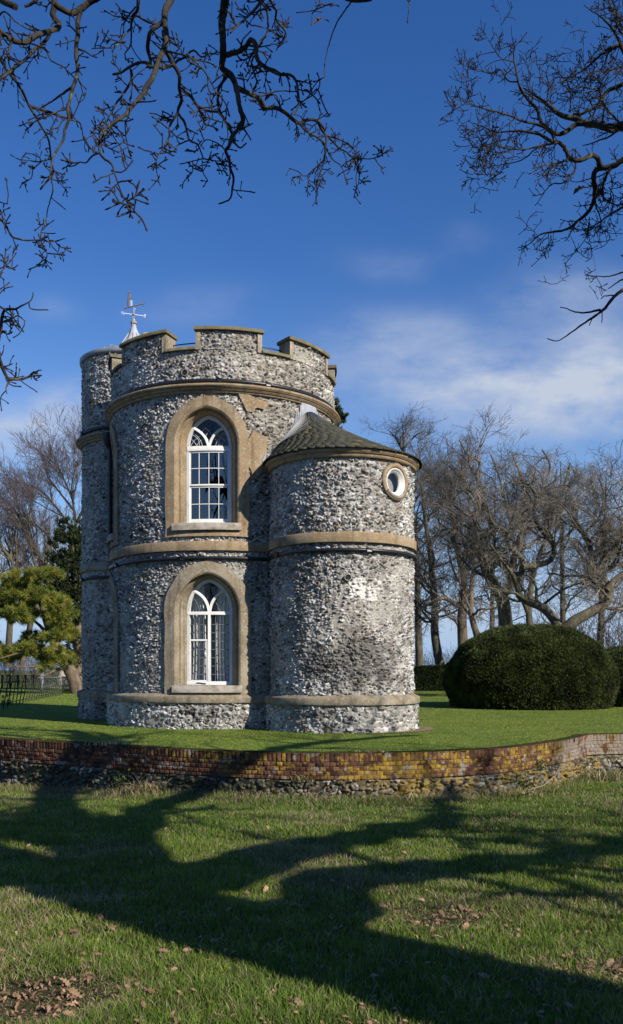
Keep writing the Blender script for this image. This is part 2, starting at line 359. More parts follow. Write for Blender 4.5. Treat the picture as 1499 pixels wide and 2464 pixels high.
def arch(hw, zb, zs, za, n=14, m=10):
    h = za - zs; c = (h * h - hw * hw) / (2 * hw); r = hw + c
    a1 = math.atan2(h, -c); a = np.linspace(math.pi, a1, n + 1)
    L = np.stack([c + r * np.cos(a), zs + r * np.sin(a)], -1)
    J = np.stack([np.full(m, -hw), np.linspace(zb, zs, m, endpoint=False)], -1)
    left = np.vstack([J, L]); right = left[::-1][1:].copy(); right[:, 0] *= -1
    return np.vstack([left, right])
class Win:
    def __init__(s, C, R, deg): s.C, s.R, s.t = C, R, R2(deg)
    def p(s, u, z, d):
        th = s.t + np.asarray(u) / s.R; r = s.R - np.asarray(d)
        return np.stack([s.C[0] + r * np.sin(th), s.C[1] - r * np.cos(th), np.asarray(z) + 0 * th], -1)
    def ring(s, mb, A, dA, B, dB): mb.grid(np.stack([s.p(A[:, 0], A[:, 1], dA), s.p(B[:, 0], B[:, 1], dB)], 1))
    def bar(s, mb, pts, w, d0, d1, closed=False):
        P = np.asarray(pts, float); T = np.gradient(P, axis=0); T /= np.linalg.norm(T, axis=1, keepdims=True) + 1e-9
        Nn = np.stack([-T[:, 1], T[:, 0]], -1) * w / 2; a, b = P + Nn, P - Nn
        G = np.stack([s.p(a[:, 0], a[:, 1], d0), s.p(b[:, 0], b[:, 1], d0), s.p(b[:, 0], b[:, 1], d1), s.p(a[:, 0], a[:, 1], d1), s.p(a[:, 0], a[:, 1], d0)], 1)
        mb.grid(G); mb.add(G[0, :4], [(0, 1, 2, 3)]); mb.add(G[-1, :4], [(3, 2, 1, 0)])
    def blk(s, mb, u0, u1, z0, z1, d0, d1): bent_box(mb, s.C, s.R - d1, s.R - d0, s.t + u0 / s.R, s.t + u1 / s.R, z0, z1)

def bez(p0, p1, p2, n=10):
    t = np.linspace(0, 1, n)[:, None]; p0, p1, p2 = map(np.array, (p0, p1, p2))
    return (1 - t) ** 2 * p0 + 2 * t * (1 - t) * p1 + t * t * p2

HOLES = []
def window(W, zb, zs, ofs, frame_hw, upper, foot, stone):
    """ofs = (hw, apex) of surround edge, of the opening, of the frame"""
    (sw_, sa), (ow, oa), (fw, fa) = ofs
    w = link('window', bpy.data.meshes.new('window'), None, tower); bpy.data.objects.remove(w)
    S = MB(); zb0 = foot
    A = arch(sw_, zb0, zs, sa); B = arch(ow, zb0, zs, oa); B1 = arch(ow - .035, zb0, zs, oa - .035); B2 = arch(ow - .05, zb0, zs, oa - .05); Cc = arch(fw + .005, zb0, zs, fa + .005)
    jit = (np.stack([vn(A[:, 1] * 3, A[:, 0] * 3, 91), vn(A[:, 1] * 3, A[:, 0] * 3, 92)], -1) - .5) * .03
    W.ring(S, A + jit, -.0, A + jit, -.045); W.ring(S, A + jit, -.045, B, -.045); W.ring(S, B, -.045, B1, -.02); W.ring(S, B1, -.02, B1, .11); W.ring(S, B1, .11, B2 - 0, .115); W.ring(S, arch(ow - .085, zb0, zs, oa - .085), .115, Cc, .34)
    W.ring(S, B2, .115, arch(ow - .085, zb0, zs, oa - .085), .115); W.ring(S, Cc, .34, Cc, .5)
    # apron under the sill
    W.blk(S, -ow - .02, ow + .02, zb0, zb - .17, -.044, .3)
    sur = S.build('window', stone, tower)
    sur['label'] = None; del sur['label']
    sl = MB(); W.blk(sl, -ow - .03, ow + .03, zb - .165, zb - .005, -.115, .36); o = sl.build('sill', M_sill, sur)
    f = MB(); FA = arch(fw, zb, zs, fa); FB = arch(fw - .075, zb, zs, fa - .08)
    W.ring(f, FA, .33, FB, .33); W.ring(f, FB, .33, FB, .42)
    W.blk(f, -fw, fw, zb, zb + .085, .325, .42)
    if upper:
        W.blk(f, -fw + .02, fw - .02, zs - .09, zs + .02, .322, .42)
        W.bar(f, bez((-.012, zs), (-.06, zs + .3), (-.40, zs + .44)), .06, .325, .41); W.bar(f, bez((.012, zs), (.06, zs + .3), (.40, zs + .44)), .06, .325, .41)
    else:
        W.blk(f, -fw + .02, fw - .02, zs - .085, zs - .01, .322, .42); W.blk(f, -.035, .035, zb + .08, zs - .085, .322, .42)
        W.bar(f, bez((-.012, zs - .01), (-.05, zs + .33), (-.40, zs + .47)), .065, .325, .41); W.bar(f, bez((.012, zs - .01), (.05, zs + .33), (.40, zs + .47)), .065, .325, .41)
    f.build('frame', M_paint, sur)
    if upper:
        z0, z1 = zb + .085, zs - .09; hw = fw - .075; mid = (z0 + z1) / 2 + .02
        for nm, a, b, d in (('sash', mid, z1, .35), ('sash', z0, mid, .375)):
            g = MB()
            for (x0, x1, y0, y1) in ((-hw, -hw + .035, a, b), (hw - .035, hw, a, b), (-hw, hw, b - .04, b + .0), (-hw, hw, a, a + (.075 if a == z0 else .035))): W.blk(g, x0, x1, y0, y1, d, d + .035)
            for k in (1, 2, 3): xx = -hw + 2 * hw * k / 4; W.blk(g, xx - .0075, xx + .0075, a, b, d + .004, d + .032)
            ym = (a + b) / 2; W.blk(g, -hw, hw, ym - .0075, ym + .0075, d + .002, d + .03)
            sh = g.build(nm, M_paint, sur)
            gl = MB(); uu = np.linspace(-hw, hw, 13); gl.grid(np.stack([W.p(uu, a, d + .02), W.p(uu, b, d + .02)], 1)); gl.build('glass', M_glassd, sh)
        g = MB()
        for sgn in (-1, 1):
            for (p0, p1, p2) in (((.50, .03), (.42, .22), (.10, .30)), ((.33, .03), (.30, .14), (.16, .18)), ((.17, .02), (.24, .24), (.42, .33)), ((.33, .02), (.38, .14), (.48, .19)), ((.27, .02), (.22, .2), (.46, .3))):
                W.bar(g, bez(*[(sgn * x, zs + y) for x, y in (p0, p1, p2)]), .009, .372, .385)
        for (x0, y0, x1, y1) in ((0, .13, .09, .26), (0, .13, -.09, .26), (.09, .26, 0, .38), (-.09, .26, 0, .38), (0, .04, 0, .13), (-.09, .26, -.2, .34), (-.2, .34, -.11, .45), (-.11, .45, 0, .38)):
            W.bar(g, [(x0, zs + y0), (x1, zs + y1)], .009, .372, .385)
        g.build('leading', M_cames, sur)
        gl = MB(); ap = arch(fw - .06, zs - .02, zs, fa - .07); ap = ap[10:-10] if False else ap
        ctr = np.column_stack([np.zeros(len(ap)), np.full(len(ap), zs + .1)]); W.ring(gl, ap, .39, ctr, .39); gl.build('fanlight_glass', M_glassb, sur)
    else:
        hw = fw - .075
        g = MB()
        for sgn, zlo, zhi in ((-1, zb + .085, zs - .085), (1, zb + .085, zs - .085)):
            for k in (1, 2, 3):
                xx = sgn * (.035 + (hw - .035) * k / 4); W.blk(g, xx - .0075, xx + .0075, zlo, zhi, .37, .385)
            zz = zlo + .16
            while zz < zhi - .05: W.blk(g, min(sgn * .035, sgn * hw), max(sgn * .035, sgn * hw), zz - .007, zz + .007, .368, .387); zz += .193
        for sgn in (-1, 1):
            W.bar(g, bez((sgn * .27, zs), (sgn * .31, zs + .2), (sgn * .46, zs + .32)), .01, .37, .385); W.bar(g, bez((sgn * .27, zs), (sgn * .2, zs + .22), (sgn * .06, zs + .3)), .01, .37, .385)
            W.bar(g, bez((sgn * .09, zs + .27), (-sgn * .02, zs + .45), (-sgn * .2, zs + .53)), .01, .37, .385)
        g.build('leading', M_came, sur)
        gl = MB(); FG = arch(fw - .06, zb, zs, fa - .07); ctr = np.column_stack([np.zeros(len(FG)), np.clip(FG[:, 1], None, zs)]); W.ring(gl, FG, .395, ctr, .395); gl.build('glass', M_glass, sur)
        g = MB(); z1 = 2.06; hw2 = hw
        for (x0, x1, y0, y1) in ((-hw2, -hw2 + .03, zb + .085, z1), (-.075, -.037, zb + .085, z1), (-hw2, -.037, z1 - .04, z1), (-hw2, -.037, zb + .085, zb + .115)): W.blk(g, x0, x1, y0, y1, .335, .372)
        cs = g.build('casement', M_paint, sur)
        g = MB(); c0 = W.p(np.array(-.11), np.array(1.72), .36); g.lathe([(0, 1.69), (.025, 1.69), (.03, 1.72), (.02, 1.76), (0, 1.76)], c0[0], c0[1], 8); W.blk(g, -.16, -.1, 1.70, 1.715, .36, .375); g.build('catch', M_paint, cs)
        g = MB(); W.bar(g, [(-.33, zb + .05), (-.3, zb + .06), (-.08, zb + .035)], .012, .30, .312); g.build('stay', M_iron, cs)
    HOLES.append((W.t, W.R, sw_ - .1, zb0 + .05, zs, sa - .1))
    return sur
UP = dict(zb=4.69, zs=6.51, ofs=((.97, 7.58), (.745, 7.36), (.60, 7.23)), frame_hw=.6, upper=True, foot=4.39, stone=M_stone)
LO = dict(zb=1.0, zs=2.71, ofs=((1.01, 3.83), (.755, 3.58), (.605, 3.46)), frame_hw=.6, upper=False, foot=.79, stone=M_stone2)
window(Win(MC, MR, -2.3), **UP); window(Win(MC, MR, -2.0), **LO)
window(Win(MC, MR, -77), **UP); window(Win(MC, MR, -77), **LO)

def cull_main(th, z):
    k = np.zeros(th.shape, bool)
    for (t, r, hw, zb, zs, za) in HOLES:
        u = np.abs((th - t) * r); h = za - zs; c = (h * h - hw * hw) / (2 * hw); rad = hw + c
        k |= (u < hw) & (z > zb) & ((z < zs) | ((u + c) ** 2 + (z - zs) ** 2 < rad * rad)) & (z < za)
    return k
def near(th, z, C, R, O, r):                                # inside another drum
    x = C[0] + R * np.sin(th); y = C[1] - R * np.cos(th); return (x - O[0]) ** 2 + (y - O[1]) ** 2 < r * r
def soft_grime(seed, amt=.25):
    def g(th, z, c):
        s = fbm(th * 3.2, z * .9, seed, 5); k = 1 - amt * sstep(.45, .75, s); return c * k[..., None]
    return g
def turret_grime(th, z, c):
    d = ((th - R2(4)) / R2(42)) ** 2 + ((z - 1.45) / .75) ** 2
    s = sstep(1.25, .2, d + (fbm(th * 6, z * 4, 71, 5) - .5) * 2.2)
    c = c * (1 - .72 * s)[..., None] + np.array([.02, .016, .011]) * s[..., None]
    for (a0, a1, z0, z1) in ((R2(3), R2(17), 2.86, 3.32), (R2(17.5), R2(25), 2.84, 3.14), (R2(-23), R2(-17), .84, 1.12), (R2(-29), R2(-24), 2.35, 2.62), (R2(-15), R2(-10), .98, 1.08)):
        j = (vn(th * 14, z * 9, 72) - .5) * .11
        k = sstep(0, .02, th - a0 + j * .3) * sstep(0, .02, a1 - th + j * .3) * sstep(0, .02, z - z0 + j) * sstep(0, .02, z1 - z + j)
        c = c * (1 - .85 * k[..., None]) + np.array([.78, .75, .69]) * .85 * k[..., None] * (.8 + .4 * vn(th * 40, z * 30, 73))[..., None]
    g = soft_grime(75, .2)(th, z, c)
    return g
def main_grime(th, z, c):
    c = soft_grime(55, .22)(th, z, c)
    k = sstep(R2(8), R2(16), th + (vn(th * 9, z * 3, 57) - .5) * .2) * sstep(4.3, 4.7, z) * .35    # warmer pointing beside the window
    return c * (1 - k[..., None] * np.array([.1, .2, .38]))

flint_drum('wall', MC, MR, .55, 7.72, tower, 100, (-118, 84), cull=lambda t, z: cull_main(t, z), grime=main_grime)
flint_drum('plinth', MC, MR + .10, -.15, .6, tower, 140, (-118, 84), grime=soft_grime(41, .3), cu=.13, cz=.085)
flint_drum('turret', TC, TR, .55, 5.98, tower, 200, (-92, 118), grime=turret_grime, cull=lambda t, z: ((t - R2(43)) * TR) ** 2 + (z - 5.43) ** 2 < .35 ** 2)
flint_drum('plinth', TC, TR + .10, -.15, .62, tower, 240, (-92, 118), grime=soft_grime(43, .35), cu=.13, cz=.082)
flint_drum('stair_turret', SC, SR, .55, 9.97, tower, 300, (-110, 60), du=.014, grime=soft_grime(45, .25))
flint_drum('plinth', SC, SR + .10, -.15, .6, tower, 340, (-110, 60), du=.014, grime=soft_grime(46, .3))
# parapet: continuous flint up to the crenel sills, then merlons
MER = [R2(8.1 + 45 * k) for k in range(8)]; HM = R2(15.2)
flint_drum('parapet', MC, MR + .015, 7.66, 8.64, tower, 400, (-118, 100), grime=main_grime)
PT = .40
inn = MB(); band(inn, MC, [(MR - PT, 8.1), (MR - PT, 8.64), (MR + .01, 8.64)], 0, 2 * np.pi, 120); inn.build('parapet_lining', M_stone2, tower)
for k, tm in enumerate(MER):
    j = R2(2.1)
    me_ = flint_drum('merlon', MC, MR + .015, 8.63, 9.09, tower, 420 + k, (math.degrees(tm - HM + j), math.degrees(tm + HM - j)), th_lim=True, grime=main_grime)
    q = MB()
    for (a, b) in ((tm - HM, tm - HM + j), (tm + HM - j, tm + HM)): bent_box(q, MC, MR - PT, MR + .035, a, b, 8.63, 9.07, 2)
    bent_box(q, MC, MR - PT, MR - PT + .1, tm - HM + j, tm + HM - j, 8.63, 9.07)
    q.build('quoin', M_stone2, me_)
    q = MB(); bent_box(q, MC, MR - PT - .05, MR + .085, tm - HM - R2(.8), tm + HM + R2(.8), 9.07, 9.145); q.build('coping', M_cope, me_)
    q = MB(); bent_box(q, MC, MR - PT - .04, MR + .075, tm + HM, tm + R2(45) - HM, 8.63, 8.695); q.build('crenel_sill', M_cope, tower)
    q = MB(); t_ = np.linspace(tm + HM - R2(3), tm + R2(45) - HM + R2(3), 8); q.tube(cyl(MC, MR - PT + .1, t_, 8.9), .014, 6); q.build('handrail', M_iron, tower)
q = MB(); q.lathe([(MR - .3, 8.15), (0, 8.3)], *MC, 64); q.build('roof', M_leadd, tower)
# mouldings
def moulding(name, C, prof, t0, t1, m, n=120, wob=.006, seed=1):
    q = MB(); band(q, C, prof, R2(t0), R2(t1), n, wob=wob, seed=seed); return q.build(name, m, tower)
cor = lambda R, z: [(R - .05, z), (R + .04, z), (R + .045, z + .055), (R + .04, z + .075), (R + .10, z + .08), (R + .11, z + .125), (R + .10, z + .145), (R + .165, z + .15), (R + .175, z + .2), (R + .165, z + .225), (R - .05, z + .275)]
cor0 = cor; cor = lambda R, z: [(r_, z + (zz_ - z) * .8) for r_, zz_ in cor0(R, z)]
moulding('cornice', MC, cor(MR, 7.645), -130, 130, M_stone)
moulding('cornice', SC, cor(SR, 7.58), -150, 90, M_stone2)
crs = lambda R, z0, z1: [(R - .04, z0 + .01), (R + .056, z0), (R + .06, z0 + .015), (R + .06, z1 - .03), (R + .052, z1 - .015), (R - .04, z1 + .01)]
moulding('string_course', MC, crs(MR, 4.06, 4.29), -130, 130, M_stone)
moulding('string_course', TC, crs(TR, 4.06, 4.29), -130, 130, M_stone)
moulding('string_course', SC, crs(SR, 4.06, 4.29), -150, 90, M_stone2)
pl = lambda R: [(R + .07, .60), (R + .128, .595), (R + .135, .61), (R + .135, .735), (R + .125, .75), (R - .02, .815)]
moulding('plinth_course', MC, pl(MR), -130, 130, M_stone2, seed=3); moulding('plinth_course', TC, pl(TR), -130, 130, M_stone2, seed=4); moulding('plinth_course', SC, pl(SR), -150, 90, M_stone2, seed=5)
tcn = [(TR - .04, 5.875), (TR + .05, 5.87), (TR + .06, 5.95), (TR + .055, 5.965), (TR + .115, 5.97), (TR + .13, 6.045), (TR - .2, 6.055)]
moulding('cornice', TC, tcn, -130, 140, M_stone)
st = lambda R, z: [(R + .02, z), (R + .045, z), (R + .045, z + .06), (R + .02, z + .06)]
for C, R, z in ((MC, MR, 7.885), (MC, MR, 3.86), (TC, TR, 3.865), (SC, SR, 7.87), (SC, SR, 3.83)):
    q = MB(); band(q, C, [(R - .01, z), (R + .066, z), (R + .066, z + .07), (R - .01, z + .07), (R - .01, z)], R2(-130), R2(130), 120)
    for a in ((25, -42, 3) if R == MR and z > 7 else ((-58, -14) if R == MR else (16, -60))):
        bent_box(q, C, R, R + .095, R2(a), R2(a) + .1 / R, z - .012, z + .077, 2); q.tube([cyl(C, R + .09, R2(a) - .01, z + .1), cyl(C, R + .09, R2(a) + .12 / R, z + .02)], .018, 6)
    q.build('iron_strap', M_iron, tower)
# rendered patches
def patch(C, R, u0, u1, z0, z1, seed, m):
    a = np.linspace(u0, u1, 28); b = np.linspace(z0, z1, 28); A, Bz = np.meshgrid(a, b, indexing='ij')
    jit = (vn(A * 2.5 + 3, Bz * 2.5, seed) - .5) * .35; jit2 = (vn(A * 2.5 + 30, Bz * 2.5, seed + 1) - .5) * .35
    ed = np.minimum(np.minimum(A - u0, u1 - A), np.minimum(Bz - z0, z1 - Bz)) / min(u1 - u0, z1 - z0)
    V = np.stack([C[0] + (R + .034 + .006 * vn(A * 9, Bz * 9, seed)) * np.sin((A + jit) / R), C[1] - (R + .034) * np.cos((A + jit) / R), Bz + jit2], -1)
    q = MB(); q.grid(V); q.build('render_patch', m, tower)
patch(MC, MR, .72, 1.3, 7.28, 7.6, 7, M_stone); patch(MC, MR, .82, 1.22, 5.85, 6.75, 9, M_stone)
# round vents
def vent(C, R, deg, z, r, m):
    th = R2(deg); a = np.linspace(0, 2 * np.pi, 17)
    def rg(rr, d): return np.stack([cyl(C, R + d, th + x / R, z + y) for x, y in zip(rr * np.cos(a), rr * np.sin(a))])
    q = MB(); q.grid(np.stack([rg(r * 1.35, .0), rg(r * 1.28, .045), rg(r, .045), rg(r, -.03)], 1)); o = q.build('vent', m, tower)
    q = MB(); q.grid(np.stack([rg(r, .025), rg(0.001, .025)], 1))
    q.build('vent_dark_disc', M_iron, o)  # black disc: grille low on the turret, painted hole shade elsewhere
vent(MC, MR, -12.3, 8.12, .065, M_stone2); vent(MC, MR, 52.5, 7.98, .06, M_stone2); vent(TC, TR, -62, 5.45, .055, M_sill); vent(TC, TR, 2.5, 3.31, .06, M_sill)
vent(TC, TR, -20, 3.2, .035, M_stone2); vent(SC, SR, -30, 8.6, .05, M_stone2)
# porthole
def porthole():
    th0, z0 = R2(43), 5.43
    def rg(r, d, n=41):
        a = np.linspace(0, 2 * np.pi, n); return np.stack([cyl(TC, TR - d, th0 + r * np.cos(t) / TR, z0 + r * np.sin(t)) for t in a])
    q = MB(); q.grid(np.stack([rg(.405, 0), rg(.40, -.05), rg(.31, -.05), rg(.30, .06)], 1)); w = q.build('window', M_stone, tower); w['label'] = 'small round porthole window'
    q = MB(); q.grid(np.stack([rg(.305, -.0), rg(.30, -.03), rg(.275, -.03), rg(.27, .01), rg(.245, .01), rg(.24, .05), rg(.215, .05), rg(.21, .1)], 1)); q.build('frame', M_paint, w)
    q = MB(); q.grid(np.stack([rg(.22, .08), rg(.001, .08)], 1)); q.build('glass', M_glass, w)
    q = MB(); q.grid(np.stack([rg(.3, .22), rg(.001, .22)], 1)); q.build('blind', M_steel, w)
    q = MB(); a = np.linspace(R2(215), R2(330), 14); q.grid(np.stack([np.stack([cyl(TC, TR - d, th0 + r * np.cos(t) / TR, z0 + r * np.sin(t)) for t in a]) for r, d in ((.30, -.055), (.37, -.06), (.36, -.01))], 1)); q.build('sill', M_sill, w)
porthole()
# slate roof of the low turret: an oblique cone leaning on the drum
RE, ZE, ZA = TR + .175, 6.055, 7.56
AP = np.array([MC[0] + 2.77 * .7707, MC[1] - 2.77 * .6387])
def cone(phi, s, lift=0.):
    phi = np.asarray(phi, float); s = np.asarray(s, float)
    ex = TC[0] + RE * np.sin(phi); ey = TC[1] - RE * np.cos(phi)
    x = ex * (1 - s) + AP[0] * s; y = ey * (1 - s) + AP[1] * s; z = ZE + (ZA - ZE) * (s - .055 * np.sin(np.pi * s))
    return np.stack([x + lift * np.sin(phi) * .45, y - lift * np.cos(phi) * .45, z + lift * .9], -1)
rng = np.random.default_rng(5)
q = MB(); rows = 19
for k in range(rows):
    s0, s1 = k / rows - .006, (k + 1.35) / rows
    if s1 > 1: s1 = .999
    n = max(7, int(2 * np.pi * RE * (1 - s0) / (.21 - .002 * k))); edges = np.arange(n + 1) / n * 2 * np.pi + k * .7 + rng.uniform(-.25, .25, n + 1) / n
    edges[-1] = edges[0] + 2 * np.pi
    for i in range(n):
        a, b = edges[i] + .002, edges[i + 1] - .002; md = cone((a + b) / 2, (s0 + s1) / 2)
        if math.hypot(md[0] - MC[0], md[1] - MC[1]) < MR - .15: continue
        l0 = .013 + rng.uniform(0, .009); ss = s0 + rng.uniform(-.006, .006)
        V = np.stack([cone(a, ss, l0), cone((a + b) / 2, ss, l0), cone(b, ss, l0), cone(b, s1, .004), cone((a + b) / 2, s1, .004), cone(a, s1, .004), cone(a, ss, -.01), cone((a + b) / 2, ss, -.01), cone(b, ss, -.01), cone(a, s1, -.03), cone(b, s1, -.03)])
        mo = fbm(np.array(md[0] * 2.3), np.array(md[1] * 2.3), 8, 4); t = rng.uniform(.75, 1.3)
        base = np.array([.047, .045, .037]) * t; base = base * (1 - .55 * mo) + np.array([.043, .046, .018]) * .55 * mo
        if rng.random() < .05: base = np.array([.10, .085, .045])
        q.add(V, [(0, 1, 4, 5), (1, 2, 3, 4), (6, 7, 1, 0), (7, 8, 2, 1), (6, 0, 5, 9), (2, 8, 10, 3)], None, base)
roof = q.build('roof', M_slate, tower, col=True); roof['label'] = 'mossy stone slate half-cone roof'
# lead flashing up the drum wall, cut in steps
ph = np.linspace(0, 2 * np.pi, 721); path = []
for p_ in ph:
    s = np.linspace(.0, .999, 500); c = cone(p_, s); d = np.hypot(c[:, 0] - MC[0], c[:, 1] - MC[1]); w_ = np.where(d < MR + .05)[0]
    if len(w_): path.append((p_, s[w_[0]]))
path = np.array(path)
cw = cone(path[:, 0], path[:, 1]); ang = np.arctan2(cw[:, 0] - MC[0], -(cw[:, 1] - MC[1])); o_ = np.argsort(ang); path = path[o_]; cw = cw[o_]; ang = ang[o_]
q = MB(); L = np.concatenate([[0], np.cumsum(np.linalg.norm(np.diff(cw, axis=0), axis=1))])
ss_ = np.arange(0, L[-1], .012); an = np.interp(ss_, L, ang); zz = np.interp(ss_, L, cw[:, 2])
pp = np.interp(ss_, L, np.unwrap(path[:, 0])); ps = np.interp(ss_, L, path[:, 1])
saw = (ss_ % .155) / .155; up = .07 + .16 * saw
up = np.where((an > R2(44)) & (an < R2(90)), np.clip(7.66 - zz, .07, .3), up)
low = cone(pp, np.clip(ps - .022, 0, 1), .05)
G = np.stack([cyl(MC, MR + .045, an, zz + up + .05), cyl(MC, MR + .052, an, zz + .05), low], 1)
q.grid(G); q.build('flashing', M_lead, tower)
# stair turret top: lead rim, bell-cast lead spire
q = MB(); q.lathe([(SR - .05, 9.93), (SR + .035, 9.935), (SR + .06, 9.97), (SR + .065, 10.055), (SR + .04, 10.075), (SR - .1, 10.09)], *SC, 64); q.build('eaves', M_leadd, tower)
prof = [(SR + .0, 10.08), (1.15, 10.16), (.78, 10.29), (.41, 10.54), (.185, 10.905), (.155, 10.96)]
q = MB(); q.lathe(prof, *SC, 40)
sp = q.build('spire', M_lead, tower, smooth=True)
q = MB()
for k in range(12):
    a = R2(30 * k + 8); q.tube(np.array([cyl(SC, r + .006, a, z + .006) for r, z in prof]), .016, 5)
q.build('lead_roll', M_lead, sp)
q = MB(); q.lathe([(.165, 10.93), (.15, 10.97), (.075, 11.15), (.068, 11.25)], *SC, 24); q.build('spire_cap', M_lead, sp, smooth=True)
q = MB(); q.lathe([(.0, 11.245), (.088, 11.245), (.088, 11.32), (.05, 11.335), (0, 11.335)], *SC, 24); q.build('collar', M_sill, sp)
q = MB(); a0 = R2(-14); q.tube(np.array([cyl(SC, r, a0, z) for r, z in ((.1, 11.33), (.09, 11.2), (.2, 10.95), (.44, 10.56), (.8, 10.31), (1.45, 10.14), (1.5, 9.7))]), .012, 5); q.build('lightning_strip', M_leadd, sp)
# downpipe with its hopper head
pb = cyl(SC, SR + .09, R2(-13), 0)
q = MB(); q.tube([(pb[0], pb[1], 4.4), (pb[0], pb[1], 7.35)], .055, 10)
for z in (4.42, 5.3, 6.3): q.tube([(pb[0], pb[1], z), (pb[0], pb[1], z + .09)], .07, 10)
dp = q.build('downpipe', M_iron, tower)
q = MB(); G = [[(pb[0] + sx_ * w_, pb[1] + sy_ * w_, z) for sx_, sy_ in ((-1, -1), (1, -1), (1, 1), (-1, 1), (-1, -1))] for w_, z in ((.06, 7.3), (.14, 7.5), (.15, 7.72))]; q.grid(np.array(G)); q.build('hopper', M_iron, dp)
# chimney behind the parapet
q = MB(); cx_, cy_ = -4.46, 23.55; q.box((cx_ - .16, cy_ - .16, 8.2), (cx_ + .16, cy_ + .16, 9.98)); ch = q.build('chimney', M_stone2, tower)
M_pot = mat_plain('buff_clay', (.42, .28, .12), .8, .2)
q = MB(); q.lathe([(.10, 9.95), (.10, 10.30), (.13, 10.31), (.135, 10.36), (.11, 10.42), (.05, 10.44), (0, 10.445)], cx_, cy_, 12); q.build('chimney_pot', M_pot, ch)
# inside: floors, ceiling, dark back walls
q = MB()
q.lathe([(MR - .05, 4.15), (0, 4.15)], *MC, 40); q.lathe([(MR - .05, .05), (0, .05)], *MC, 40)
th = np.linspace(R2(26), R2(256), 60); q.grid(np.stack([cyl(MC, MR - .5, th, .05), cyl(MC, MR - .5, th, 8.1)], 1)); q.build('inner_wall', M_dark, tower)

# weather vane on the spire
vx, vy = SC
vane = thing('weather_vane', (vx, vy, 11.33), 'grey metal cricketer weather vane with compass letters on the lead spire', 'weather vane')
q = MB(); q.tube([(vx, vy, 11.33), (vx, vy, 11.77)], .014, 8); q.lathe([(0, 11.33), (.04, 11.33), (.04, 11.39), (0, 11.39)], vx, vy, 10); q.lathe([(0, 11.49), (.035, 11.5), (.048, 11.53), (.035, 11.56), (0, 11.57)], vx, vy, 12); q.build('pole', M_steel, vane)
ns = np.array([.54, .18]); ns /= np.linalg.norm(ns); ew = np.array([ns[1], -ns[0]])
GL = {'N': [[(0, 0), (0, 1), (.75, 0), (.75, 1)]], 'S': [[(.7, .85), (.45, 1), (.1, .9), (.08, .65), (.4, .5), (.7, .35), (.66, .1), (.35, 0), (.05, .15)]],
      'E': [[(.7, 0), (0, 0), (0, 1), (.7, 1)], [(0, .52), (.55, .52)]], 'W': [[(0, 1), (.25, 0), (.5, .75), (.75, 0), (1, 1)]]}
for L_, d, sg in (('N', ns, -1), ('S', ns, 1), ('W', ew, 1), ('E', ew, -1)):
    q = MB(); e = d * sg * .27; q.tube([(vx, vy, 11.53), (vx + e[0], vy + e[1], 11.53)], .009, 6); ar = q.build('arm', M_white, vane)
    q = MB(); sd_ = d if L_ in 'NS' else d
    for st_ in GL[L_]:
        P3 = []
        for (u, v) in st_:
            uu = -(u - .38) * .075                      # the letters read from the far side, so they show mirrored from here
            w_ = d * (sg * .31) + (sd_ * uu if L_ in 'NS' else sd_ * uu); P3.append((vx + w_[0], vy + w_[1], 11.49 + v * .085))
        q.tube(P3, .0085, 5)
    q.build('letter', M_white, ar)
ad = np.array([.67, -.35]); ad /= np.linalg.norm(ad)
def vp(u, z, o=0): return (vx + ad[0] * u - ad[1] * o, vy + ad[1] * u + ad[0] * o, z)
q = MB(); q.tube([vp(-.35, 11.775), vp(.34, 11.775)], .02, 6); arw = q.build('arrow', M_steel, vane)
def plate(name, outline, parent, m, t=.005):
    n = len(outline); q = MB(); A = [vp(u, z, -t) for u, z in outline]; B = [vp(u, z, t) for u, z in outline]
    import bmesh
    bm = bmesh.new(); va = [bm.verts.new(p) for p in A]; vb = [bm.verts.new(p) for p in B]
    bm.faces.new(va); bm.faces.new(vb[::-1])
    for i in range(n): bm.faces.new((va[i], vb[i], vb[(i + 1) % n], va[(i + 1) % n]))
    bmesh.ops.triangulate(bm, faces=[f for f in bm.faces if len(f.verts) > 4]); bmesh.ops.recalc_face_normals(bm, faces=bm.faces)
    me = bpy.data.meshes.new(name); bm.to_mesh(me); bm.free(); return link(name, me, m, parent)
plate('arrow_head', [(.32, 11.83), (.41, 11.775), (.32, 11.72), (.33, 11.775)], arw, M_sill)
zk = .00072
fig = [(215, 815), (270, 700), (290, 560), (282, 430), (275, 380), (270, 300), (310, 280), (322, 250), (300, 225), (310, 180), (340, 165), (372, 180), (375, 225), (350, 255), (375, 280), (400, 350), (425, 450), (405, 470), (375, 490), (370, 560), (350, 650), (345, 740), (360, 800), (320, 800), (315, 720), (300, 720), (260, 780), (265, 815)]
plate('figure', [((x - 560) * zk * 1.05, 11.79 + (808 - y) * zk) for x, y in fig], arw, M_steel)
plate('bat', [((x - 560) * zk * 1.05, 11.79 + (808 - y) * zk) for x, y in [(385, 480), (410, 465), (450, 510), (560, 570), (545, 605), (430, 530)]], arw, M_steel)
q = MB()
for x in (415, 445, 475): q.tube([vp((x - 560) * zk * 1.05, 11.78), vp((x - 560) * zk * 1.05, 11.79 + 235 * zk)], .005, 5)
q.build('stumps', M_white, arw)

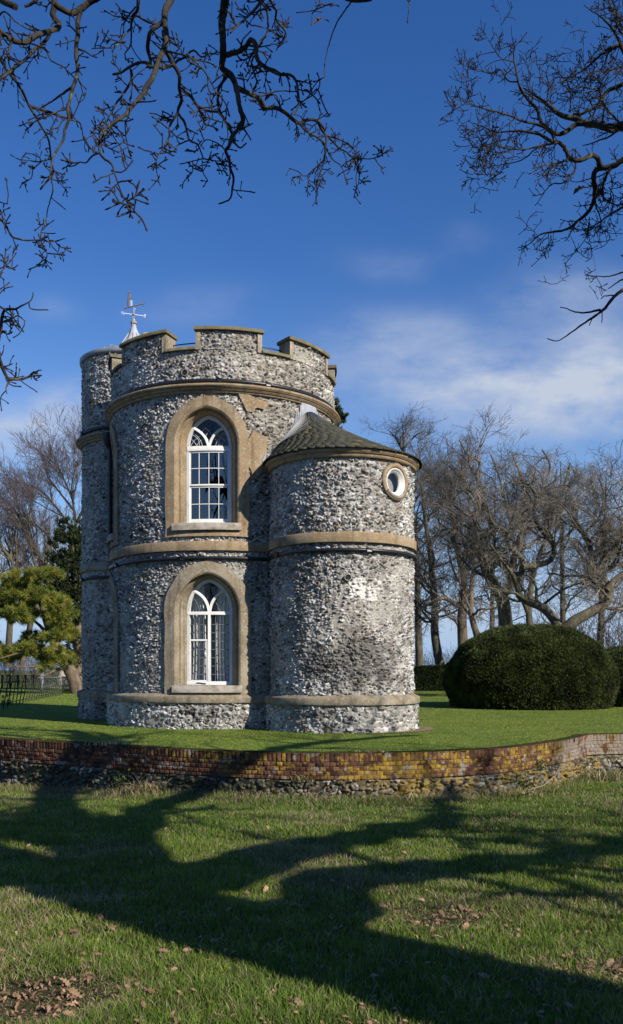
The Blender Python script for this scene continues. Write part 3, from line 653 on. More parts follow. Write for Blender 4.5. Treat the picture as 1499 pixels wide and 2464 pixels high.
# curtains and lamp seen through the glass
def curtain(u0, u1, z0, z1, d, label, seed, side):
    W = Win(MC, MR, -2.0); u = np.linspace(u0, u1, 60); z = np.linspace(z0, z1, 16); U, Z = np.meshgrid(u, z, indexing='ij')
    dd = d + .045 * np.sin(U * 62 + seed) + .02 * np.sin(U * 23 + seed * 2); dr = side * .05 * np.sin(np.clip((z1 - Z) / (z1 - z0), 0, 1) * 3.1)
    q = MB(); q.grid(W.p(U + dr, Z, dd)); o = q.build('curtain', M_cloth, None, smooth=True); tag(o, label, 'curtain', 'curtains inside the lower window')
curtain(-.62, -.2, .85, 3.3, .56, 'pale pleated curtain behind the openable left half of the lower window', 1, 1)
curtain(.22, .62, .85, 3.3, .56, 'pale pleated curtain behind the right half of the lower window, right of the dark gap', 4, -1)
W = Win(MC, MR, -2.3); lp = W.p(np.array(.0), np.array(0.), .75)
lamp = thing('table_lamp', (lp[0], lp[1], 4.16), 'cream drum lampshade standing inside the upper sash window', 'lamp')
q = MB(); q.lathe([(0, 4.16), (.09, 4.16), (.09, 4.19), (.02, 4.22), (.02, 4.75), (0, 4.75)], lp[0], lp[1], 12); q.build('lamp_base', M_dark, lamp)
q = MB(); q.lathe([(.135, 4.72), (.108, 4.98)], lp[0], lp[1], 24); q.build('lamp_shade', M_shade, lamp, smooth=True)

# ------------------------------------------------------------------ ground
def catmull(P, ds):
    P = np.asarray(P, float); P = np.vstack([2 * P[0] - P[1], P, 2 * P[-1] - P[-2]]); out = []
    for i in range(1, len(P) - 2):
        n = max(2, int(np.linalg.norm(P[i + 1] - P[i]) / ds)); t = np.linspace(0, 1, n, endpoint=False)[:, None]
        a, b, c, d = P[i - 1], P[i], P[i + 1], P[i + 2]
        out.append(.5 * (2 * b + (c - a) * t + (2 * a - 5 * b + 4 * c - d) * t ** 2 + (3 * b - 3 * c + d - a) * t ** 3))
    out.append(P[-2][None]); return np.vstack(out)
WP = [(-40, 70), (-22, 42), (-13, 27.5), (-9.2, 21.2), (-7.6, 18.7), (-6.1, 17.08), (-4.17, 15.9), (-2.47, 14.86), (-1.0, 14.2), (.336, 13.97), (1.69, 14.2), (3.18, 14.86), (4.48, 16.2), (5.31, 17.35), (5.66, 17.95), (6.1, 18.15), (7.5, 18.45), (9, 18.7), (14, 19.5), (30, 22), (60, 28)]
wall_c = catmull(WP, .25)
def field_z(x, y):
    x = np.asarray(x, float); y = np.asarray(y, float)
    z = -.25 - .028 * np.clip(y, 0, 30) - .035 * np.clip(-x - 2.5, 0, 6) * np.clip((y - 8) / 9, 0, 1)
    return z + .05 * (fbm(x * .7, y * .7, 500, 3) - .5) + .03 * (vn(x * 2.3, y * 2.3, 510) - .5) - .13 * sstep(3.5, .5, np.abs(wall_dist(x, y))) + .07 * np.exp(-((np.abs(wall_dist(x, y)) / .35) ** 2)) * vn(x * 1.3, y * 1.3, 511)
wc_f = wall_c[(wall_c[:, 0] > -14) & (wall_c[:, 0] < 16)]
def wall_dist(x, y):
    yw = np.interp(x, wc_f[:, 0], wc_f[:, 1]); return yw - y          # >0 in front of the wall
GREEN = lambda r: None
M_lawn = mat_noise('lawn_turf', [(.3, (.062, .088, .014)), (.5, (.10, .135, .022)), (.72, (.16, .18, .036))], .9, 9, .95, .1, .8, 55, fine=(60, .5, .72, (.17, .17, .045)), dist=.03)
M_soil = mat_noise('field_soil', [(.3, (.03, .03, .011)), (.55, (.055, .05, .02)), (.75, (.10, .075, .04))], 1.6, 8, .95, .1, .7, 40, dist=.03)
wall_back = wall_c + 0
tn = np.gradient(wall_c, axis=0); tn /= np.linalg.norm(tn, axis=1, keepdims=True); nrm = np.stack([-tn[:, 1], tn[:, 0]], -1)   # points away from the camera
wall_back = wall_c + nrm * .215
q = MB(); far = np.array([0, 900.])
lam = np.array([0, .004, .01, .02, .04, .08, .16, .3, .6, 1.0])
ends = np.stack([np.interp(np.arange(len(wall_c)), [0, len(wall_c) - 1], [-900, 900]), np.full(len(wall_c), 1500.)], -1)
G = wall_back[:, None] * (1 - lam)[None, :, None] + ends[:, None] * lam[None, :, None]
q.grid(np.concatenate([G, np.zeros(G.shape[:2] + (1,))], -1))
lawn = q.build('lawn', M_lawn); tag(lawn, kind='structure')
xs = np.concatenate([np.linspace(-60, -12, 25)[:-1], np.linspace(-12, 14, 170), np.linspace(14, 60, 25)[1:]])
t = np.concatenate([np.linspace(0, 1, 130)])
yw = np.interp(xs, wall_c[np.argsort(wall_c[:, 0]), 0], wall_c[np.argsort(wall_c[:, 0]), 1]) + .06
X = np.repeat(xs[:, None], 130, 1); Y = -25 + (yw[:, None] + 25) * (1 - (1 - t[None]) ** 1.6)
q = MB(); q.grid(np.stack([X, Y, field_z(X, Y)], -1)); fld = q.build('field', M_soil, smooth=True); tag(fld, kind='structure')

# ------------------------------------------------------------------ brick and flint retaining wall
rwall = thing('retaining_wall', (0, 14, 0), 'low curved brick and flint retaining wall with yellow lichen below the lawn', 'wall')
fine_w = catmull(WP, .0125); keepw = (fine_w[:, 0] > -10.5) & (fine_w[:, 0] < 11); fine_w = fine_w[keepw]
tw = np.gradient(fine_w, axis=0); tw /= np.linalg.norm(tw, axis=1, keepdims=True); nw = np.stack([tw[:, 1], -tw[:, 0]], -1)    # towards the camera
sw_len = np.concatenate([[0], np.cumsum(np.linalg.norm(np.diff(fine_w, axis=0), axis=1))])
def lichen(s, z, x):
    a = sstep(-3.2, 1.2, x) * .9 + .1
    n = fbm(s * 1.3, z * 2.2, 601, 4) * .40 + fbm(s * 14, z * 16, 602, 5) * .60
    return sstep(.635 - .115 * a, .675 - .115 * a, n + .03 * (vn(s * 60, z * 60, 603) - .5)) * sstep(-4.5, -1.5, x)
def brick_surface(name, z0, z1, bw, course_h, soldier=False):
    zn = int((z1 - z0) / .0105) + 1; z = np.linspace(z0, z1, zn); S, Z = np.meshgrid(sw_len, z, indexing='ij'); Xw = np.repeat(fine_w[:, :1], zn, 1)
    wz = Z + .012 * (vn(S * 1.5, Z * 0, 610) - .5); row = np.floor((z1 - wz) / course_h) if not soldier else np.zeros_like(Z); fz = ((z1 - wz) / course_h) % 1 if not soldier else np.clip((z1 - Z) / course_h, 0, .999)
    off = .5 * (row % 2) + .2 * h2(row, row * 0, 611); gs = S / bw + off + .12 * (vn(S * 4, row * 3.3, 612) - .5); col = np.floor(gs); fs = gs % 1
    mo_s = .11 if bw > .09 else .17; mo_z = .13
    e = np.minimum(sstep(0, mo_s, np.minimum(fs, 1 - fs)), sstep(0, mo_z, np.minimum(fz, 1 - fz)) if not soldier else sstep(0, .05, 1 - fz))
    r1, r2_, r3 = h2(col, row, 613), h2(col, row, 614), h2(col, row, 615)
    H = e * (.020 + .014 * (r1 - .4)) + .006 * (vn(S * 50, Z * 50, 616) - .5) - .02 * (r2_ > .955) * e
    red = np.stack([.115 + .11 * r1, .055 + .05 * r1, .036 + .03 * r1], -1)
    red = np.where((r2_ < .18)[..., None], np.stack([.055 + .04 * r3, .032 + .015 * r3, .026 + .01 * r3], -1), red)
    red = np.where((r2_ > .9)[..., None], np.stack([.25 + .08 * r3, .12 + .05 * r3, .065 + .03 * r3], -1), red) * (.75 + .5 * vn(S * 30, Z * 30, 617))[..., None]
    mort = np.array([.105, .085, .058]) * (.7 + .6 * vn(S * 20, Z * 20, 618))[..., None]
    c = mort * (1 - e[..., None]) + red * e[..., None]
    Lk = np.clip(lichen(S, Z, Xw) * (.2 + .8 * e) * np.where(r3 < .45, .4, 1.0) + (r3 > .9) * e * sstep(-2.5, .5, Xw) * sstep(.35, .55, vn(S * 34, Z * 34, 604)), 0, 1); c = c * (1 - Lk[..., None]) + np.array([.40, .26, .045]) * Lk[..., None] * (.7 + .6 * vn(S * 40, Z * 40, 619))[..., None]
    pw = sstep(4.2, 5.2, Xw) * sstep(.4, .55, fbm(S * 5, Z * 7, 620, 3)) * .75; c = c * (1 - pw[..., None]) + np.array([.36, .31, .26]) * pw[..., None]
    wl_ = sstep(.66, .7, fbm(S * 6 + 9, Z * 8, 621, 4)) * .7; c = c * (1 - wl_[..., None]) + np.array([.38, .37, .33]) * wl_[..., None]
    dk = sstep(.55, .75, fbm(S * .9, Z * 1.5 + 4, 622, 4)) * .5; c = c * (1 - dk[..., None])
    c = c * .62; P = np.stack([fine_w[:, 0, None] + nw[:, 0, None] * H, fine_w[:, 1, None] + nw[:, 1, None] * H, Z], -1)
    return P, c, S
P, c, S = brick_surface('coping', -.125, .012, .078, .14, True)
# top of the brick-on-edge coping, running back to the turf
k = 16; d = np.linspace(-.022, .22, k); Sx, D = np.meshgrid(sw_len, d, indexing='ij')
gs = Sx / .078 + .2 * h2(np.zeros(1), np.zeros(1), 611) + .12 * (vn(Sx * 4, Sx * 0, 612) - .5); fs = gs % 1; e = sstep(0, .09, np.minimum(fs, 1 - fs))
ct = np.array([.075, .05, .03]) * (.6 + .9 * vn(Sx * 20, D * 20, 630))[..., None]; mo = sstep(.4, .6, fbm(Sx * 3, D * 9, 631, 4)); ct = ct * .6; ct = ct * (1 - mo[..., None]) + np.array([.035, .04, .01]) * mo[..., None]
Pt = np.stack([fine_w[:, 0, None] - nw[:, 0, None] * D, fine_w[:, 1, None] - nw[:, 1, None] * D, .012 + .006 * e + .008 * (vn(Sx * 30, D * 30, 632) - .5) - .02 * (D < 0)], -1)
M_brick = mat_attr('old_brick', .95, .02, 60, .25, .3, 150)
q = MB(); q.grid(P, False, c); q.grid(Pt, False, ct); q.build('coping', M_brick, rwall, col=True)
P, c, S = brick_surface('brickwork', -.40, -.125, .108, .0735)
q = MB(); q.grid(P, False, c); q.build('brickwork', M_brick, rwall, col=True)
z = np.linspace(-1.25, -.36, 72); S, Z = np.meshgrid(sw_len, z, indexing='ij'); Xw = np.repeat(fine_w[:, :1], len(z), 1)
H, c, mk = flint_field(S, Z, 700, .115, .085, .06)
dirt = sstep(.35, .6, fbm(S * 1.2, Z * 2, 701, 4)); c = c * (1 - .55 * dirt[..., None]) * np.array([.95, .9, .78]); c = c * (1 - .8 * (1 - mk)[..., None])
mo = sstep(.46, .58, fbm(S * 1.7, Z * 3 + 5, 702, 5)); c = c * (1 - .8 * mo[..., None]) + np.array([.05, .05, .012]) * .8 * mo[..., None]
Lk = lichen(S, Z, Xw) * sstep(-1, 3, Xw) * .8; c = c * (1 - Lk[..., None]) + np.array([.42, .27, .03]) * Lk[..., None]; c = c * .5
topz = -.40 - .05 * vn(S * 1.7, S * 0, 703); Hs = np.where(Z > topz, np.minimum(H, .0) - .03, H)
q = MB(); q.grid(np.stack([fine_w[:, 0, None] + nw[:, 0, None] * (Hs - .0), fine_w[:, 1, None] + nw[:, 1, None] * Hs, Z], -1), False, c); q.build('flint_base', M_flint, rwall, col=True)

# ------------------------------------------------------------------ grass
def blades(n, XY, Zb, h, w, lean, cols, rng):
    a = rng.uniform(0, 2 * np.pi, n); la = rng.uniform(0, 2 * np.pi, n)
    dx, dy = np.cos(a) * w / 2, np.sin(a) * w / 2; lx, ly = np.cos(la) * lean * h, np.sin(la) * lean * h
    B = np.stack([XY[:, 0], XY[:, 1], Zb], -1)
    def off(p, x, y, z): return p + np.stack([x, y, z], -1)
    m = off(B, lx * .35, ly * .35, h * .55); tp = off(B, lx, ly, h * np.sqrt(np.clip(1 - lean ** 2 * .6, .15, 1)))
    V = np.stack([off(B, -dx, -dy, 0 * h), off(B, dx, dy, 0 * h), off(m, dx * .8, dy * .8, 0 * h), off(m, -dx * .8, -dy * .8, 0 * h), tp], 1).reshape(-1, 3)
    b = np.arange(n)[:, None] * 5
    Q = b + np.array([[0, 1, 2, 3]]); T = b + np.array([[3, 2, 4]])
    return V, Q, T, np.repeat(cols, 5, 0)
M_grass = mat_attr('grass_blade', .6, .25, 3, .25, trans=.35)
def cone_xy(n, y0, y1, margin, rng, pw=1.0):
    u = rng.random(n); y = y0 * (y1 / y0) ** (u ** pw); x = rng.uniform(-1, 1, n) * (.36 * y + margin); return np.stack([x, y], -1)
rng = np.random.default_rng(11)
n = 520000
XY = cone_xy(n, 3.0, 18.3, 1.0, rng)
ex = cone_xy(420000, 2.6, 19.5, 4.0, rng); ex = ex[np.abs(ex[:, 0]) > .36 * ex[:, 1] + .95]; XY = np.vstack([XY, ex]); wd = wall_dist(XY[:, 0], XY[:, 1]); XY = XY[wd > .03]; wd = wd[wd > .03]; n = len(XY)
x, y = XY.T; zb = field_z(x, y) - .012
dry = fbm(x * .9, y * .9, 520, 4); tuft = fbm(x * 2.6, y * 2.6, 521, 3); patch_ = fbm(x * .45 + 4, y * .45, 522, 3)
bare = 1.15 * np.exp(-(((x + 1.42) / .42) ** 2 + ((y - 4.62) / .36) ** 2) ** 1.5) + .8 * np.exp(-(((x - .95) / .35) ** 2 + ((y - 6.25) / .3) ** 2)) + .5 * np.exp(-(((x - 1.75) / .4) ** 2 + ((y - 4.9) / .4) ** 2))
r = rng.random((n, 4)); rough = sstep(1.0, .2, wd)
h = (.02 + .07 * tuft ** 1.7 + .035 * r[:, 0] ** 2) * (1 - .35 * np.clip(bare, 0, 1)) + rough * (.03 + .09 * r[:, 1] ** 2)
isdry = r[:, 2] < (.11 + .34 * sstep(.5, .75, dry) + .55 * bare + .34 * rough)
g = np.stack([.055 + .075 * r[:, 0] + .07 * patch_, .125 + .10 * r[:, 0] + .05 * patch_, .018 + .022 * r[:, 3]], -1)
s_ = np.stack([.34 + .24 * r[:, 0], .27 + .2 * r[:, 0], .15 + .13 * r[:, 0]], -1)
cols = np.where(isdry[:, None], s_ * .8, g * 1.22) * .72; w = (.0030 + .0005 * y) * (.6 + .8 * r[:, 1]); lean = np.where(isdry, .3 + .65 * r[:, 3], .1 + .6 * r[:, 3]); lean = np.maximum(lean, .97 * (bare > .45)); h = h * np.where(bare > .45, .75, 1)
keepb = ~((bare > .75) & (r[:, 1] < .5)); sel = np.where(keepb)[0]
V, Q, T, c = blades(len(sel), XY[sel], zb[sel], h[sel] * np.where(isdry[sel], 1.15, 1), w[sel], lean[sel], cols[sel], rng)
o = link('rough_grass', fast_mesh('rough_grass', V, Q, T, c), M_grass); tag(o, 'rough green grass with dry straw in front of the wall', 'grass', kind='stuff')
n = 330000; XY = cone_xy(n, 14.0, 60.0, 3.2, rng, 1.15); wd = wall_dist(XY[:, 0], XY[:, 1]); ok = wd < -.2
for C_, r_ in ((MC, MR), (TC, TR), (SC, SR)): ok &= np.hypot(XY[:, 0] - C_[0], XY[:, 1] - C_[1]) > r_ + .12
XY = XY[ok]; n = len(XY); x, y = XY.T; r = rng.random((n, 4)); pt = fbm(x * .6, y * .35, 530, 4)
edge_ = sstep(-.55, -.2, wall_dist(x, y)); near_t = np.zeros(n)
for C_, r_ in ((MC, MR), (TC, TR), (SC, SR)): near_t = np.maximum(near_t, sstep(.22, .1, np.hypot(x - C_[0], y - C_[1]) - r_ - .1))
h = .016 + .016 * r[:, 0] + .03 * edge_ * r[:, 1] + .05 * near_t * r[:, 1]; g = np.stack([.105 + .09 * r[:, 0] + .10 * pt * pt, .165 + .10 * r[:, 0] + .07 * pt, .028 + .02 * r[:, 1]], -1)
g = np.where((r[:, 3] < .05 + .3 * edge_)[:, None], np.stack([.2 + .1 * r[:, 0], .17 + .08 * r[:, 0], .08 + .05 * r[:, 1]], -1), g)
V, Q, T, c = blades(n, XY, np.full(n, -.004), h * .62, .003 + .0007 * y, .1 + .7 * r[:, 2], g, rng)
o = link('lawn_grass', fast_mesh('lawn_grass', V, Q, T, c), M_grass); tag(o, 'short mown grass on the raised lawn round the tower', 'grass', kind='stuff')
# gravel drip strip round the low turret
M_grav = mat_noise('gravel', [(.35, (.12, .085, .06)), (.6, (.26, .19, .14))], 40, 4, .95, .1, .8, 120)
q = MB(); th = np.linspace(R2(15), R2(115), 50); wv = .10 + .22 * np.clip((th - R2(20)) / R2(50), 0, 1) + .03 * vn(th * 8, th * 0, 9)
q.grid(np.stack([np.stack([TC[0] + (TR + .02) * np.sin(th), TC[1] - (TR + .02) * np.cos(th), np.full(50, .012)], -1), np.stack([TC[0] + (TR + .1 + wv) * np.sin(th), TC[1] - (TR + .1 + wv) * np.cos(th), np.full(50, .012)], -1)], 1))
gv = q.build('gravel_strip', M_grav); tag(gv, kind='structure')

# fallen oak leaves
def leaf_shape():
    u = np.array([0, .08, .2, .3, .42, .52, .66, .76, .9, 1.0]); wv = np.array([.02, .16, .07, .27, .13, .34, .18, .3, .14, 0.0]); return u, wv
def leaves(pos, size, rng, cols):
    u, wv = leaf_shape(); n = len(pos); V = []; Q = []; C = []
    k = len(u)
    for i in range(n):
        a = rng.uniform(0, 6.28); tl = rng.uniform(-.9, .9); rl = rng.uniform(-.8, .8); cu = rng.uniform(.1, .8); s = size[i]
        x = (u - .5) * s; z = -cu * s * (u - .5) ** 2 * 1.6
        L = np.stack([x, wv * s * .8, z + cu * .5 * wv * s], -1); R_ = np.stack([x, -wv * s * .8, z + cu * .5 * wv * s * rng.uniform(-.5, 1)], -1); Mi = np.stack([x, 0 * x, z], -1)
        A = np.stack([L, Mi, R_], 1).reshape(-1, 3)
        m = np.array(Matrix.Rotation(a, 3, 'Z') @ Matrix.Rotation(tl, 3, 'Y') @ Matrix.Rotation(rl, 3, 'X'))
        V.append(A @ m.T + pos[i]); b = i * 3 * k
        for j in range(k - 1): Q += [(b + 3 * j, b + 3 * j + 1, b + 3 * j + 4, b + 3 * j + 3), (b + 3 * j + 1, b + 3 * j + 2, b + 3 * j + 5, b + 3 * j + 4)]
        C.append(np.repeat(cols[i][None], 3 * k, 0))
    return np.vstack(V), np.array(Q), np.vstack(C)
n = 900; XY = cone_xy(n, 3.0, 13.5, .8, rng, 1.1)
cl = []
for (cx_, cy_, sx_, sy_, m_) in ((.95, 6.2, .4, .22, 70), (1.75, 4.9, .4, .3, 60), (-1.42, 4.6, .3, .25, 60), (.3, 4.0, .6, .35, 60), (-.9, 4.6, .5, .4, 40), (1.2, 3.9, .5, .4, 60)):
    cl.append(np.stack([rng.normal(cx_, sx_, m_), rng.normal(cy_, sy_, m_)], -1))
XY = np.vstack([XY[:620]] + cl); n = len(XY); r = rng.random((n, 3))
cols = np.stack([.24 + .22 * r[:, 0], .12 + .13 * r[:, 0] * (.6 + .4 * r[:, 1]), .05 + .06 * r[:, 0]], -1)
frag = rng.normal(0, .12, (2, n, 2)).reshape(-1, 2) + np.vstack([XY, XY]); XY = np.vstack([XY, frag, cone_xy(900, 3.2, 12, .8, rng, 1.1)]); n0 = n; n = len(XY); r = rng.random((n, 3))
cols = np.stack([.15 + .22 * r[:, 0], .09 + .15 * r[:, 0] * (.65 + .35 * r[:, 1]), .048 + .095 * r[:, 0]], -1)
pos = np.stack([XY[:, 0], XY[:, 1], field_z(XY[:, 0], XY[:, 1]) + .012 + .03 * r[:, 2]], -1)
V, Q, c = leaves(pos, np.where(np.arange(n) < n0, .036 + .05 * r[:, 1], .014 + .026 * r[:, 1]), rng, cols)
M_leaf = mat_attr('dry_leaf', .75, .2, 60, .3, trans=.15)
o = link('leaf_litter', fast_mesh('leaf_litter', V, Q, None, c), M_leaf); tag(o, 'dry brown oak leaves strewn through the rough grass', 'leaf litter', kind='stuff')

# weeds and dry tufts at the foot of the wall
def tuft(name, label, x, y, n, hh, spread, dryp, seed, z=None):
    rg = np.random.default_rng(seed); P = rg.normal(0, spread, (n, 2)) * np.array([1.6, .5]) + (x, y); r = rg.random((n, 4))
    zb = (field_z(P[:, 0], P[:, 1]) if z is None else np.full(n, z)) - .02
    g = np.stack([.04 + .04 * r[:, 0], .07 + .05 * r[:, 0], .015 + .01 * r[:, 1]], -1); s_ = np.stack([.36 + .2 * r[:, 0], .28 + .16 * r[:, 0], .15 + .1 * r[:, 0]], -1)
    c = np.where((r[:, 2] < dryp)[:, None], s_, g)
    V, Q, T, c = blades(n, P, zb, hh * (.5 + .7 * r[:, 1]), np.full(n, .013), .4 + .6 * r[:, 3], c, rg)
    o = link(name, fast_mesh(name, V, Q, T, c), M_grass); return tag(o, label, 'grass tuft', 'grass tufts along the wall foot')
def wy(x): return float(np.interp(x, wc_f[:, 0], wc_f[:, 1]))
tuft('grass_tuft', 'big straw coloured grass tuft against the shaded left part of the wall', -2.75, wy(-2.75) - .14, 260, .32, .16, .75, 1)
tuft('grass_tuft', 'small green and straw tuft growing out of the brick joint near the middle', -.15, wy(-.15) - .04, 70, .16, .05, .5, 2, -.42)
tuft('grass_tuft', 'pale dry tuft under the lichened bricks right of the turret', 2.05, wy(2.05) - .2, 240, .22, .2, .9, 3)
tuft('grass_tuft', 'straw heap of dead grass near the sunlit bend of the wall', 3.3, wy(3.3) - .2, 220, .22, .2, .85, 4)
tuft('grass_tuft', 'thick mixed tuft at the far right beyond the wall corner', 5.6, wy(5.6) - .5, 420, .34, .3, .55, 5)
tuft('grass_tuft', 'narrow dry tuft on the wall top above the shaded bricks', -3.55, wy(-3.55) + .1, 90, .12, .12, .9, 6, .02)
tuft('grass_tuft', 'little tuft on the wall top near the middle of the lawn edge', 1.0, wy(1.0) + .12, 60, .07, .1, .8, 7, .02)
def broadleaf(label, x, y, z, n, seed, sc):
    rg = np.random.default_rng(seed); pos = rg.normal(0, 1, (n, 3)) * np.array([.14, .05, .07]) * sc + (x, y, z); c = np.stack([.05 + .05 * rg.random(n), .085 + .06 * rg.random(n), .02 + .015 * rg.random(n)], -1)
    V, Q, c = leaves(pos, np.full(n, .07) * sc ** .5, rg, c); o = link('weed', fast_mesh('weed', V, Q, None, c), M_leaf); tag(o, label, 'weed', 'weeds on the wall')
broadleaf('leafy green weed rooted in the sunlit flints near the wall corner', 4.1, wy(4.1) - .14, -.33, 60, 1, .8)
broadleaf('low green weed at the wall foot near the bend', 3.75, wy(3.75) - .2, -.6, 60, 2, 1.0)
broadleaf('small weed tangled in bramble stems on the shaded left wall', -3.3, wy(-3.3) - .1, -.55, 70, 3, 1.1)
M_twig = mat_noise('dry_stem', [(.3, (.12, .085, .06)), (.7, (.26, .2, .15))], 30, 3, .85, .2)
rg = np.random.default_rng(9); q = MB()
for i in range(16):
    x0 = -3.0 + rg.normal(0, .35); p0 = np.array([x0, wy(x0) - .1, float(field_z(x0, wy(x0) - .1))]); d = np.array([rg.uniform(-.6, .6), -.12, rg.uniform(.35, .7)])
    t_ = np.linspace(0, 1, 8)[:, None]; q.tube(p0 + d * t_ * rg.uniform(.6, 1.1) + np.array([rg.uniform(-.3, .3), -.05, -.25]) * t_ ** 2, np.linspace(.006, .002, 8), 4)
tag(q.build('bramble', M_twig), 'bare arching bramble stems against the shaded left wall', 'bramble')
q = MB(); P_ = np.array([(3.55, 13.9, -.62), (3.85, 14.05, -.56), (4.1, 14.35, -.45), (4.3, 14.75, -.36), (4.55, 14.95, -.2)]); P_[:, 1] += .4; q.tube(P_, [.013, .012, .01, .008, .004], 6); q.tube([P_[2], P_[2] + (.25, .1, .2), P_[2] + (.45, .3, .28)], [.008, .006, .003], 5)
tag(q.build('fallen_stick', M_twig), 'thin grey fallen stick leaning on the flints near the wall corner', 'stick')

# ------------------------------------------------------------------ trees
def resample(P, R, k):
    P = np.asarray(P, float); R = np.asarray(R, float); L = np.concatenate([[0], np.cumsum(np.linalg.norm(np.diff(P, axis=0), axis=1))]); s = np.linspace(0, L[-1], k)
    return np.stack([np.interp(s, L, P[:, i]) for i in range(3)], -1), np.interp(s, L, R)
def kids(P, R, per, rng, t0=.15, t1=.98, ln=(.3, .6), absln=None, ang=(30, 70), k=7, wig=.12, bias=(0, 0, .05), rr=(.5, .75), rmax=1e9, rend=.25, taper=True, rmin=.0):
    """children of the stacked polylines P[N,k,3]; returns stacks"""
    P = np.asarray(P, float); R = np.asarray(R, float); Nn, K = P.shape[:2]
    L = np.linalg.norm(np.diff(P, axis=1), axis=2).sum(1)
    cnt = rng.poisson(per * np.ones(Nn) if np.isscalar(per) else per(L)); idx = np.repeat(np.arange(Nn), cnt); M = len(idx)
    if M == 0: return np.zeros((0, k, 3)), np.zeros((0, k))
    t = rng.uniform(t0, t1, M) * (K - 1); i0 = np.minimum(t.astype(int), K - 2); f = (t - i0)[:, None]
    A = P[idx, i0]; B = P[idx, i0 + 1]; p = A * (1 - f) + B * f; T = B - A; T /= np.linalg.norm(T, axis=1, keepdims=True) + 1e-9
    r0 = np.minimum((R[idx, i0] * (1 - f[:, 0]) + R[idx, i0 + 1] * f[:, 0]) * rng.uniform(*rr, M), rmax)
    ok = r0 > rmin; idx, p, T, r0, t = idx[ok], p[ok], T[ok], r0[ok], t[ok]; M = len(idx)
    if M == 0: return np.zeros((0, k, 3)), np.zeros((0, k))
    rv = rng.normal(0, 1, (M, 3)); rv -= (rv * T).sum(1, keepdims=True) * T; rv /= np.linalg.norm(rv, axis=1, keepdims=True) + 1e-9
    a = np.radians(rng.uniform(*ang, M))[:, None]; d = T * np.cos(a) + rv * np.sin(a)
    ll = (rng.uniform(*ln, M) * L[idx] * (1 - .45 * t / (K - 1))) if absln is None else rng.uniform(*absln, M)
    out = [p]; step = (ll / (k - 1))[:, None]; bias = np.asarray(bias, float)
    for j in range(k - 1):
        d = d + rng.normal(0, wig, (M, 3)) + bias; d /= np.linalg.norm(d, axis=1, keepdims=True); out.append(out[-1] + d * step)
    s = np.linspace(0, 1, k)[None]
    return np.stack(out, 1), r0[:, None] * (1 - (1 - rend) * s)
def add_tubes(mb, P, R, n):
    if len(P): V, Q = tubes(P, R, n); mb.add(V, Q)
def mat_bark(name, a, b, c, moss=None):
    return mat_noise(name, [(.3, a), (.55, b), (.75, c)], 2.2, 8, .9, .15, .8, 9, fine=moss, stretch=(3, 3, .6), dist=.05)
M_oak = mat_bark('oak_bark', (.018, .015, .012), (.04, .034, .026), (.08, .07, .052), (5, .58, .68, (.12, .125, .05)))
M_oaktw = mat_noise('oak_twig', [(.3, (.014, .011, .010)), (.7, (.045, .034, .029))], 12, 3, .8, .2)

def in_frame(P, m=.03):                                  # anything of a polyline within the photographed view
    y = np.maximum(P[..., 1], .05); a = P[..., 0] / y; e = (P[..., 2] - EYE) / y
    return ((np.abs(a) < .357 + m) & (e < .7676 + m) & (P[..., 1] > .3)).any(-1)

